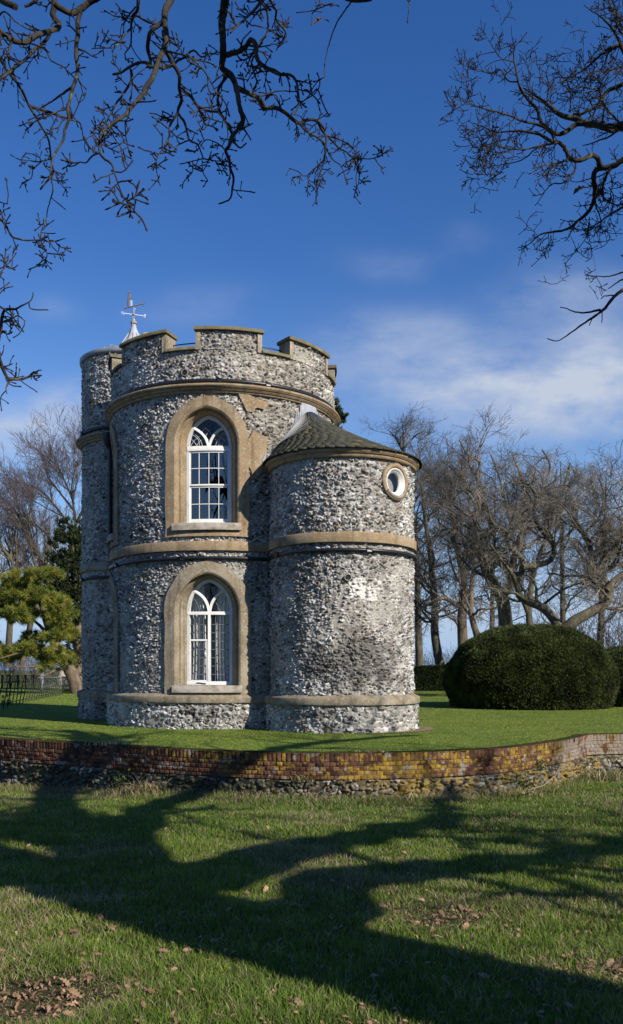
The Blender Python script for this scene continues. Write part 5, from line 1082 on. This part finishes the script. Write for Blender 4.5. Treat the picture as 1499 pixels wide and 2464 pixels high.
bare_tree('twisted_tree', 'snaking S-shaped trunk rising from behind the middle of the clipped yew', at(1340, 1660, Yt - 3), sw2, rg, M_bark_g, M_tw_pale, spec(.8, .06), top=1060)
sw3 = [px_path([(1140, 1400), (1200, 1340), (1290, 1290), (1400, 1220), (1410, 1130), (1350, 1040), (1320, 970), (1290, 860), (1250, 780), (1180, 680)], Yt - 4, w0=74, w1=16, seed=10), px_path([(1400, 1150), (1450, 1090), (1499, 1050), (1600, 960), (1640, 820)], Yt - 4, w0=44, w1=14, seed=11), px_path([(1350, 1050), (1430, 1010), (1560, 960)], Yt - 4, w0=34, w1=12, seed=12), px_path([(1320, 960), (1420, 900), (1490, 840), (1480, 700)], Yt - 4, w0=24, w1=9, seed=13), px_path([(1270, 800), (1360, 700), (1380, 560), (1340, 440)], Yt - 4, w0=18, w1=6, seed=14)]
bare_tree('twisted_tree', 'low forked trunk reaching right from the shoulder of the clipped yew', at(1390, 1660, Yt - 4), sw3, rg, M_bark_g, M_tw_pale, spec(.85, .06), top=1075)
def straight(px, Y, top, w, lean, seed, k=24):
    rr = np.random.default_rng(seed); n = k; t = np.linspace(0, 1, n); b = np.array(at(px, HY, Y)); b[2] = -.05; h = EYE + (HY - top) / F * Y
    P = np.stack([b[0] + lean * np.sin(t * 1.5) * h * .1 + np.cumsum(rr.normal(0, .02, n)) * h / 14, b[1] + np.cumsum(rr.normal(0, .02, n)), t * h], -1); R = w / 2 * (1 - t) ** .75 + .02; R[:3] *= (1.35, 1.18, 1.06)
    return P, R
bare_tree('bare_tree', 'slim upright tree just right of the low turret, green stained trunk', at(1052, 1655, 60), [px_path([(405, 1640), (385, 1560), (360, 1400), (362, 1250), (345, 1050), (330, 900), (300, 700), (280, 500)], 60, w0=60, w1=14, seed=15)], rg, M_bark_g, M_tw_far, spec(1.25, -.01, .013), top=1045)
bare_tree('bare_tree', 'tall tree whose rounded crown shows above the slate roof', at(1010, 1655, 66), [px_path([(270, 1640), (260, 1300), (250, 900), (215, 600), (190, 420), (175, 300), (170, 200)], 66, w0=50, w1=12, seed=16), px_path([(215, 590), (280, 470), (380, 400), (440, 360)], 66, w0=24, w1=8, seed=17), px_path([(180, 330), (130, 240), (90, 190)], 66, w0=18, w1=6, seed=18), px_path([(175, 290), (240, 220), (300, 180)], 66, w0=14, w1=5, seed=181), px_path([(250, 800), (330, 700), (420, 600)], 66, w0=20, w1=6, seed=182)], rg, M_bark_g, M_tw_far, spec(1.0, .04, .013), top=980)
bare_tree('bare_tree', 'stout dark trunk between the slim tree and the clipped yew', at(1110, 1655, 56), [px_path([(540, 1640), (530, 1450), (525, 1300), (540, 1150), (520, 1000), (480, 800), (450, 600), (420, 430)], 56, w0=72, w1=14, seed=19), px_path([(500, 1250), (420, 1200), (330, 1230), (260, 1290)], 56, w0=30, w1=10, seed=20), px_path([(535, 1100), (600, 900), (620, 700)], 56, w0=30, w1=9, seed=201)], rg, M_bark_w, M_tw_far, spec(1.15, .02, .012), top=1060)
bare_tree('bare_tree', 'thin pale trunk leaning right at the left shoulder of the clipped yew', at(1150, 1655, 52), [px_path([(650, 1560), (615, 1420), (585, 1310), (580, 1180), (600, 1000), (620, 820), (560, 640)], 52, w0=46, w1=12, seed=22)], rg, M_bark_w, M_tw_far, spec(1.0, .03, .012), top=1050)
bare_tree('bare_tree', 'mossy forked tree half hidden behind the snaking trunk', at(1262, 1655, 55), [px_path([(950, 1480), (930, 1300), (940, 1150), (980, 980), (1090, 700), (1150, 500), (1180, 380)], 55, w0=44, w1=12, seed=23), px_path([(930, 1300), (860, 1100), (830, 800), (760, 500), (700, 330)], 55, w0=30, w1=9, seed=24)], rg, M_bark_g, M_tw_far, spec(1.15, .05, .012), top=1055)
for px, Y, top, w, lean, lab in ((1440, 62, 1130, .55, .3, 'bare tree at the right edge, farther than the forked one'), (1360, 70, 1110, .55, -.2, 'distant bare tree in the gap above the clipped yew, right of its crest'), (1560, 58, 1090, .6, -.4, 'bare tree outside the right edge leaning into view'), (1180, 74, 1130, .5, .2, 'distant bare tree left of the thick ridged trunk')):
    bare_tree('bare_tree', lab, at(px, 1655, Y), [straight(px, Y, top, w, lean, px)], rg, M_bark_g, M_tw_far, spec(1.35, .05, .016, .9), top=top - 15)
# brown scrub behind the yew on the right
def scrub(name, label, x0, x1, Y, h, n, seed, m, group=None):
    r_ = np.random.default_rng(seed); x = r_.uniform(x0, x1, n); y = Y + r_.normal(0, 1.2, n); base = np.stack([x, y, np.zeros(n)], -1); hh = h * r_.uniform(.5, 1.1, n) * (.75 + .5 * vn(x * .3, x * 0, seed))
    d = np.stack([r_.normal(0, .35, n), r_.normal(0, .2, n), np.ones(n)], -1); t_ = np.linspace(0, 1, 5)[None, :, None]
    P = base[:, None] + d[:, None] * t_ * hh[:, None, None] + r_.normal(0, .12, (n, 5, 3)) * t_; R = (.03 * (1 - .8 * t_[..., 0])) * np.ones((n, 1))
    q = MB(); add_tubes(q, P, R, 3); A, Ar = kids(P, R, 7, r_, .2, 1, absln=(.5, 1.6), ang=(25, 70), k=5, wig=.2, rr=(.5, .8), rend=.5); add_tubes(q, A, np.maximum(Ar, .014), 3)
    return tag(q.build(name, m), label, 'undergrowth', group, 'stuff')
scrub('undergrowth', 'tangle of bare brown scrub behind the clipped yew', 12, 30, 48, 4.6, 420, 61, M_tw_far)
scrub('undergrowth', 'bare brown hedgerow far off beyond the iron fence', -48, -22, 95, 3.2, 500, 62, M_tw_far)
scrub('undergrowth', 'far strip of bare thicket behind the low hedge', 8, 40, 80, 2.6, 420, 63, M_tw_far)

# big beech behind the golden pine
def fan_tree(name, label, px, Y, stems, seed, twm, sc):
    st_ = []
    for pts, w0, w1 in stems: st_.append(px_path(pts, Y, w0=w0, w1=w1, crop=(0, 1700, 420 / 862.), seed=seed + len(st_), depth=np.random.default_rng(seed + len(st_)).uniform(-3, 3)))
    return bare_tree(name, label, at(px, 1655, Y), st_, np.random.default_rng(seed), M_bark_g, twm, sc)
fine_b = [dict(n=lambda L: 1.5 * L, rmax=.09, ln=(2.0, 5.2), w=.1, b=(-.03, 0, .09), ang=(18, 42), t0=.25), dict(n=lambda L: 1.6 * L, ln=(1.1, 2.8), w=.1, b=(-.03, 0, .06), ang=(18, 45), rmin=.014, t0=.12), dict(n=lambda L: 2.6 * L, ln=(.6, 1.5), w=.1, b=(-.02, 0, .04), ang=(18, 42), rmin=.010, k=5), dict(n=lambda L: 2.4 * L, ln=(.3, .8), w=.1, ang=(15, 40), rmin=.008, k=4)]
fan_tree('bare_tree', 'big spreading bare beech with purplish twigs behind the golden pine', 60, 78, [([(60, 1980), (90, 1500), (110, 1160), (40, 1040), (0, 960), (-120, 800)], 60, 16), ([(180, 1980), (330, 1160), (270, 1030), (220, 900), (120, 700), (20, 600)], 48, 12), ([(240, 1700), (400, 1000), (330, 850), (180, 740), (40, 690)], 40, 10), ([(110, 1300), (150, 1150), (40, 1020), (-60, 900)], 40, 12), ([(300, 1200), (250, 980), (240, 800), (260, 600)], 24, 8)], 71, M_tw_pur, fine_b)
fan_tree('bare_tree', 'taller bare beech close to the tower edge above the dark yew', 215, 84, [([(620, 1980), (630, 1300), (620, 850), (600, 640), (590, 480), (640, 300)], 44, 10), ([(620, 900), (480, 700), (360, 560), (250, 500), (150, 470)], 26, 8), ([(605, 700), (480, 540), (390, 420), (380, 300)], 20, 7), ([(610, 650), (520, 430), (450, 290)], 18, 6), ([(630, 800), (720, 600), (760, 400)], 24, 8)], 81, M_tw_pur, fine_b)
fan_tree('bare_tree', 'distant bare tree at the left edge of the view', -60, 90, [([(-150, 1980), (-160, 1400), (-120, 1000), (-60, 800), (-20, 700)], 50, 10), ([(-150, 1500), (-20, 1250), (80, 1180)], 24, 8)], 91, M_tw_pur, fine_b)

# ------------------------------------------------------------------ evergreen foliage
def sprays(cent, nrm_, n_per, ln, w, spread, rng, cols, droop=0.):
    """tufts of narrow leaves: n_per slim triangles from each centre"""
    M_ = len(cent); d = nrm_[:, None] + rng.normal(0, spread, (M_, n_per, 3)); d[..., 2] -= droop; d /= np.linalg.norm(d, axis=2, keepdims=True)
    L = ln * rng.uniform(.6, 1.2, (M_, n_per, 1)); p = cent[:, None] + rng.normal(0, ln * .12, (M_, n_per, 3)); tip = p + d * L
    s = np.cross(d, rng.normal(0, 1, (M_, n_per, 3))); s /= np.linalg.norm(s, axis=2, keepdims=True) + 1e-9; s *= w
    V = np.stack([p - s, p + s, tip + s * .3, tip - s * .3], 2).reshape(-1, 3); Q = np.arange(M_ * n_per * 4).reshape(-1, 4)
    c = np.repeat(cols, n_per * 4, 0) * rng.uniform(.75, 1.25, (M_ * n_per, 1)).repeat(4, 0)
    return V, Q, c
M_needle = mat_attr('evergreen_leaf', .65, .25, 2, .3, trans=.15)
def shell(P_fn, n, rng): ...
def clipped_hedge(name, label, ctr, rx, ry, h, n, seed, flat=.62, e=2.3, col=(.042, .056, .013), ln=.085, group=None):
    r_ = np.random.default_rng(seed); t = thing(name, (ctr[0], ctr[1], 0), label, 'hedge', group)
    def surf(u, v):                                            # u angle, v 0 ground .. 1 crown
        a = v * np.pi / 2; ce = np.abs(np.cos(a)) ** flat; z = h * np.abs(np.sin(a)) ** (.9)
        cu = np.sign(np.cos(u)) * np.abs(np.cos(u)) ** (2 / e); su = np.sign(np.sin(u)) * np.abs(np.sin(u)) ** (2 / e)
        b = 1 + .09 * (fbm(u * 2.2 + 9, v * 4, seed, 3) - .5) + .035 * (fbm(u * 9, v * 10, seed + 3, 3) - .5)
        tuck = 1 - .10 * np.clip(.18 - v, 0, 1) / .18
        return np.stack([ctr[0] + rx * cu * ce * b * tuck, ctr[1] + ry * su * ce * b * tuck, z * b], -1)
    U, Vv = np.meshgrid(np.linspace(0, 2 * np.pi, 90), np.linspace(0, 1, 40), indexing='ij'); G = surf(U, Vv); core = MB(); G2 = G.copy(); G2[..., :2] = ctr + (G[..., :2] - ctr) * .97; G2[..., 2] *= .97; core.grid(G2)
    core.build('branches', mat_plain('hedge_inside', (.010, .012, .006), .95, .05), t)
    u = r_.uniform(0, 2 * np.pi, n); v = np.arcsin(r_.uniform(0, 1, n) ** .8) / (np.pi / 2); P = surf(u, v); e_ = .01
    nn = np.cross(surf(u + e_, v) - P, surf(u, np.clip(v + e_, 0, 1)) - P); nn /= np.linalg.norm(nn, axis=1, keepdims=True) + 1e-9; P = P - nn * r_.uniform(0, .07, n)[:, None]
    sh = r_.random(n) < .012; P = P + nn * (sh * r_.uniform(.03, .12, n))[:, None]; tone = fbm(u * 7, v * 12, seed + 7, 5); tone = np.clip((tone - .5) * 2 + .5, 0, 1); c = np.array(col)[None] * (.5 + 1.1 * tone[:, None]) * r_.uniform(.6, 1.5, (n, 1)); c[:, 0] += .012 * (r_.random(n) < .15)
    V, Q, cc = sprays(P, nn + np.array([0, 0, .3]), 5, ln, ln * .16, .75, r_, c); link('foliage', fast_mesh('foliage', V, Q, None, cc), M_needle, t); return t
clipped_hedge('yew_mound', 'huge clipped dark yew mound on the lawn right of the tower', (7.98, 32.0), 3.1, 3.15, 2.92, 60000, 51, flat=.72)
clipped_hedge('yew_mound', 'second dark yew mass cut off by the right edge behind the mound', (12.9, 33.5), 2.6, 2.6, 2.25, 24000, 52)
# low far hedge between the tower and the mound
def box_hedge(name, label, x0, x1, Y, d, h, n, seed):
    r_ = np.random.default_rng(seed); t = thing(name, ((x0 + x1) / 2, Y, 0), label, 'hedge'); q = MB(); q.box((x0, Y - d, 0), (x1, Y + d, h - .08)); q.build('branches', mat_plain('hedge_inside', (.012, .015, .007), .95, .05), t)
    f = r_.random(n); x = r_.uniform(x0, x1, n); top = f < .35; z = np.where(top, h - .06, r_.uniform(0, h, n)) + .12 * (vn(x * .9, x * 0, seed) - .5); y = np.where(top, r_.uniform(Y - d, Y + d, n), Y - d - .06 * vn(x * 2, z * 2, seed)); nn = np.where(top[:, None], np.array([0, -.2, 1.]), np.array([0, -1, .35])); tone = fbm(x * .8, z * 1.3, seed + 2, 4)
    c = np.array([.028, .044, .014])[None] * (.45 + 1.3 * tone[:, None]) * r_.uniform(.6, 1.4, (n, 1)); V, Q, cc = sprays(np.stack([x, y, z], -1), nn, 4, .13, .03, .8, r_, c); link('foliage', fast_mesh('foliage', V, Q, None, cc), M_needle, t)
box_hedge('boundary_hedge', 'low far boundary hedge between the tower and the clipped yew mound', 3.5, 19, 56.5, .5, 1.62, 15000, 55)

def conifer(name, label, blobs, trunk, n, ln, w, n_per, spread, seed, c0, c1, droop=0., cat='tree', bark=M_bark_w, up=.25):
    """blobs: (x,y,z, rx,ry,rz, weight); foliage gathered in clumps through each blob's volume"""
    r_ = np.random.default_rng(seed); t = thing(name, (trunk[0][0][0][0], trunk[0][0][0][1], 0), label, cat); q = MB()
    for P_, r0, r1 in trunk: a, b = resample(catmull(P_, .2), np.linspace(r0, r1, len(catmull(P_, .2))), 18); q.tube(a, b, 10)
    q.build('trunk', bark, t, smooth=True)
    VS = []; QS = []; CS = []; nb = 0; wt = np.array([b[6] for b in blobs], float); wt /= wt.sum()
    for b, k in zip(blobs, wt):
        m = max(6, int(n * k / 9)); d = r_.normal(0, 1, (m, 3)); d /= np.linalg.norm(d, axis=1, keepdims=True); rad = r_.uniform(.35, 1.0, m) ** .6; cl = np.array(b[:3]) + d * np.array(b[3:6]) * rad[:, None]
        cc = np.repeat(cl, 9, 0) + r_.normal(0, min(b[3:6]) * .13, (m * 9, 3)); dd = np.repeat(d, 9, 0) + np.array([0, 0, up]); tone = np.clip(np.repeat(r_.normal(.45, .28, m), 9), 0, 1)[:, None]; col = np.array(c0) * (1 - tone) + np.array(c1) * tone
        V, Q, c = sprays(cc, dd, n_per, ln, w, spread, r_, col, droop); VS.append(V); QS.append(Q + nb); CS.append(c); nb += len(V)
    link('crown', fast_mesh('crown', np.vstack(VS), np.vstack(QS), None, np.vstack(CS)), M_needle, t); return t
# golden pine: flat layered clumps, placed by picking its pads off the photograph
Yp = 50.; SP = Yp / F
pads = [(95, 1385, 75, 18), (40, 1425, 60, 28), (110, 1425, 62, 24), (145, 1450, 38, 26), (60, 1475, 62, 30), (120, 1480, 55, 28), (25, 1455, 40, 22), (-30, 1460, 50, 30), (150, 1500, 30, 18), (95, 1530, 55, 16), (135, 1525, 30, 14), (60, 1560, 60, 18), (115, 1575, 50, 18), (25, 1580, 40, 16), (150, 1570, 40, 16), (-20, 1570, 40, 20), (165, 1590, 30, 14), (120, 1605, 22, 16), (70, 1410, 40, 22), (-50, 1510, 40, 30)]
bl = []; r0 = np.random.default_rng(77)
for px, py, rx, ry in pads:
    for s_ in range(2):
        c_ = at(px + r0.normal(0, rx * .35), py + r0.normal(0, ry * .3), Yp + r0.uniform(-1.6, 1.6)); bl.append((*c_, rx * SP * .62, rx * SP * .55, ry * SP * .72, rx * ry))
tk = lambda *p: [at(x, y, Yp + d) for x, y, d in p]
tp_ = tk((189, 1672, 0), (180, 1640, 0), (168, 1612, 0), (150, 1585, .2), (130, 1545, .3), (110, 1490, .3), (90, 1420, .2), (85, 1390, 0))
pine_tr = [(tp_, .42, .08), (tk((140, 1565, .2), (100, 1560, -.4), (50, 1570, -1), (0, 1585, -1.2)), .14, .03), (tk((168, 1612, 0), (140, 1610, -.8), (115, 1622, -1.2), (90, 1632, -1.5)), .12, .03), (tk((125, 1540, .3), (90, 1500, 1), (40, 1470, 1.2)), .14, .03), (tk((110, 1490, .3), (140, 1470, -1), (160, 1450, -1.2)), .1, .03), (tk((150, 1585, .2), (110, 1600, -1), (60, 1605, -1.4), (20, 1600, -1.6)), .1, .02)]
conifer('pine_tree', 'golden green pine with a leaning brown trunk left of the tower', bl, pine_tr, 13000, .25, .0125, 10, .8, 78, (.06, .095, .018), (.27, .26, .036))
Yy = 57.
yb = [(*at(155, 1330, Yy), 1.0, .9, 2.2, 4), (*at(185, 1380, Yy), 1.1, 1, 3.4, 6), (*at(140, 1390, Yy - .3), .9, .9, 1.9, 3), (*at(165, 1450, Yy), 1.3, 1, 3, 5), (*at(182, 1530, Yy), 1.0, .9, 3.2, 5), (*at(200, 1480, Yy + .4), 1.2, 1, 4, 5), (*at(130, 1430, Yy), .8, .8, 1.2, 2), (*at(195, 1300, Yy + .5), .7, .7, 1.6, 2), (*at(155, 1275, Yy), .45, .45, .9, 1)]
conifer('yew_tree', 'dark upright yew tree close against the left edge of the tower', yb, [([at(190, 1662, Yy), at(188, 1500, Yy), at(175, 1300, Yy)], .35, .05)], 4200, .22, .035, 6, .55, 79, (.012, .02, .007), (.04, .055, .016), up=.7)
Yc = 46.
cb = [(*at(808, 985, Yc), .18, .18, .5, 2), (*at(818, 1003, Yc), .28, .28, .22, 2), (*at(800, 1040, Yc), .5, .5, .8, 3), (*at(800, 1120, Yc), 1.2, 1.2, 2.2, 4), (*at(800, 1250, Yc), 1.5, 1.5, 2.5, 4)]
conifer('cypress_tree', 'evergreen tip showing between the battlements and the slate roof', cb, [([at(800, 1662, Yc), at(803, 1300, Yc), at(810, 990, Yc)], .4, .04)], 1600, .2, .04, 6, .6, 80, (.03, .045, .018), (.07, .085, .035), up=.7)

# ------------------------------------------------------------------ iron fences, gate, daffodils
M_rail = mat_noise('fence_iron', [(.35, (.012, .012, .013)), (.6, (.03, .03, .028)), (.75, (.10, .105, .035))], .6, 3, .7, .3)
M_rail_lit = mat_noise('lit_green_iron', [(.3, (.05, .05, .03)), (.6, (.15, .155, .045))], 2, 4, .8, .2)  # lit copy of the fence iron: sunlight put into the greenish colour
fence = thing('estate_fence', at(60, 1692, 35), 'leaning iron estate railing fence on the grass left of the tower', 'fence')
posts = [(6.3, 1707, 29.6), (28, 1703, 31), (47, 1699, 32.2), (63, 1695, 33.6), (78, 1693, 34.7), (92, 1691, 35.8), (104, 1688.5, 37), (115, 1686.5, 38), (126, 1685, 39), (136, 1683, 40.2), (147, 1681.5, 41.2), (-20, 1712, 28), (-48, 1718, 26.7)]
posts = [(6.3, 1707), (17, 1702.5), (28.5, 1699), (37.5, 1697), (46, 1694.5), (53.5, 1693), (61, 1690.5), (68, 1688.5), (75, 1687), (81, 1685.5), (87, 1684.5), (92, 1683), (97, 1682), (102, 1681), (107.5, 1680), (111.5, 1679), (115.5, 1678), (120, 1677), (124, 1676.3), (128.5, 1675.5), (133, 1674.7), (137, 1674), (141, 1673.4), (145, 1672.8), (149, 1672.2), (-9, 1712), (-26, 1717)]
pp_ = []
for px, py in posts: Y = EYE * F / (py - HY); pp_.append(((px - CX) / F * Y, Y))
pp_.sort(key=lambda p: p[1])
for i, (x, y) in enumerate(pp_):
    q = MB(); tl = .17 + .03 * math.sin(i); q.tube([(x, y, -.05), (x + tl * .55, y, .5), (x + tl, y + .02, .98)], .021, 5); q.build('post', M_rail_lit if 35 > y > 31.5 and i % 3 else M_rail, fence)
for zr in (.16, .42, .68, .92):
    q = MB(); q.tube([(x + (.17 + .03 * math.sin(i)) * zr, y - .02, zr + .012 * math.sin(i * 2.1)) for i, (x, y) in enumerate(pp_)], .011, 4); q.build('rail', M_rail, fence)
mesh_f = thing('mesh_fence', at(50, 1650, 62), 'black iron mesh fence panels in front of the brown hedgerow', 'fence')
Yf = 62.; x0, x1 = at(5, 0, Yf)[0], at(100, 0, Yf)[0]
for i, x in enumerate(np.linspace(x0, x1, 6)):
    q = MB(); q.box((x - .05, Yf - .04, -.05), (x + .05, Yf + .04, 1.02)); q.build('post', M_rail, mesh_f)
q = MB()
for x in np.linspace(x0, x1, 46): q.box((x - .010, Yf - .01, .05), (x + .010, Yf + .01, .95))
for z in (.05, .28, .5, .72, .95): q.box((x0, Yf + .012, z - .014), (x1, Yf + .03, z + .014))
q.build('mesh_panel', M_rail, mesh_f)
M_gate = mat_plain('weathered_white_paint', (.2, .215, .24), .7, .2)
gate = thing('garden_gate', at(165, 1660, 54), 'pale painted timber gate between pale posts beside the pine trunk', 'gate')
Yg = 55.
for px in (101, 176):
    x = at(px, 0, Yg)[0]; q = MB(); q.box((x - .09, Yg - .09, -.05), (x + .09, Yg + .09, 1.25)); q.lathe([(.11, 1.25), (.06, 1.33), (0, 1.36)], x, Yg, 8); q.build('gate_post', M_gate, gate)
q = MB(); xa, xb = at(104, 0, Yg)[0], at(173, 0, Yg)[0]
for z in (.22, .5, .86): q.box((xa, Yg - .03, z - .04), (xb, Yg + .03, z + .04))
q.tube([(xa, Yg - .05, .22), (xb, Yg - .05, .86)], .035, 4)
q.build('gate_leaf', M_gate, gate)
rail2 = thing('iron_railing', at(165, 1664, 52), 'short run of upright black railings below the pine trunk', 'fence')
for px in np.linspace(150, 174, 13):
    x = at(px, 0, 50.5)[0]; q = MB(); q.box((x - .014, 50.49, -.03), (x + .014, 50.52, .98)); q.build('bar', M_rail, rail2)
q = MB(); q.box((at(150, 0, 50.5)[0], 50.46, .9), (at(174, 0, 50.5)[0], 50.485, .93)); q.box((at(150, 0, 50.5)[0], 50.46, .12), (at(174, 0, 50.5)[0], 50.485, .15)); q.build('rail', M_rail, rail2)
mx_, my_, _ = at(151, 0, 82)
mon = thing('stone_pillar', (mx_, my_, 0), 'pale flared stone pillar standing beyond the railings', 'pillar'); q = MB(); q.lathe([(.62, -.1), (.62, .5), (.5, .55), (.42, .9), (.24, 1.5), (.2, 2.2), (.26, 2.3), (.1, 2.4), (0, 2.42)], mx_, my_, 16); q.build('shaft', M_sill, mon)
M_daf = mat_plain('daffodil_yellow', (.62, .42, .02), .6, .2); M_dgr = mat_plain('daffodil_leaf', (.05, .1, .02), .7, .2)
r_ = np.random.default_rng(5)
for i, (px, py, lab) in enumerate(((8, 1698, 'yellow daffodil nearest the left edge beside the estate fence'), (18, 1697, 'yellow daffodil between the first two fence posts'), (25, 1692, 'tallest yellow daffodil behind the second fence post'))):
    Y = 33.5; x, y, z = at(px, py, Y); d_ = thing('daffodil', (x, y, 0), lab, 'flower', 'daffodils by the fence'); q = MB(); z = .34 + .05 * i
    for k in range(6): a = k * 1.047; q.add([(x, y - .03, z), (x + .05 * math.cos(a), y - .04, z + .05 * math.sin(a)), (x + .075 * math.cos(a + .5), y - .035, z + .075 * math.sin(a + .5)), (x + .05 * math.cos(a + 1), y - .04, z + .05 * math.sin(a + 1))], [(0, 1, 2, 3)])
    q.tube([(x, y - .03, z), (x, y - .09, z)], [.02, .032], 8, cap=False); q.build('petals', M_daf, d_); q = MB(); q.tube([(x, y, -.02), (x, y, z)], .006, 4)
    V, Q, T, c = blades(26, np.stack([x + r_.normal(0, .05, 26), y + r_.normal(0, .05, 26)], -1), np.full(26, -.02), r_.uniform(.2, .36, 26), np.full(26, .016), r_.uniform(.1, .4, 26), np.ones((26, 3)), r_); q.add(V, Q, T); q.build('leaves', M_dgr, d_)
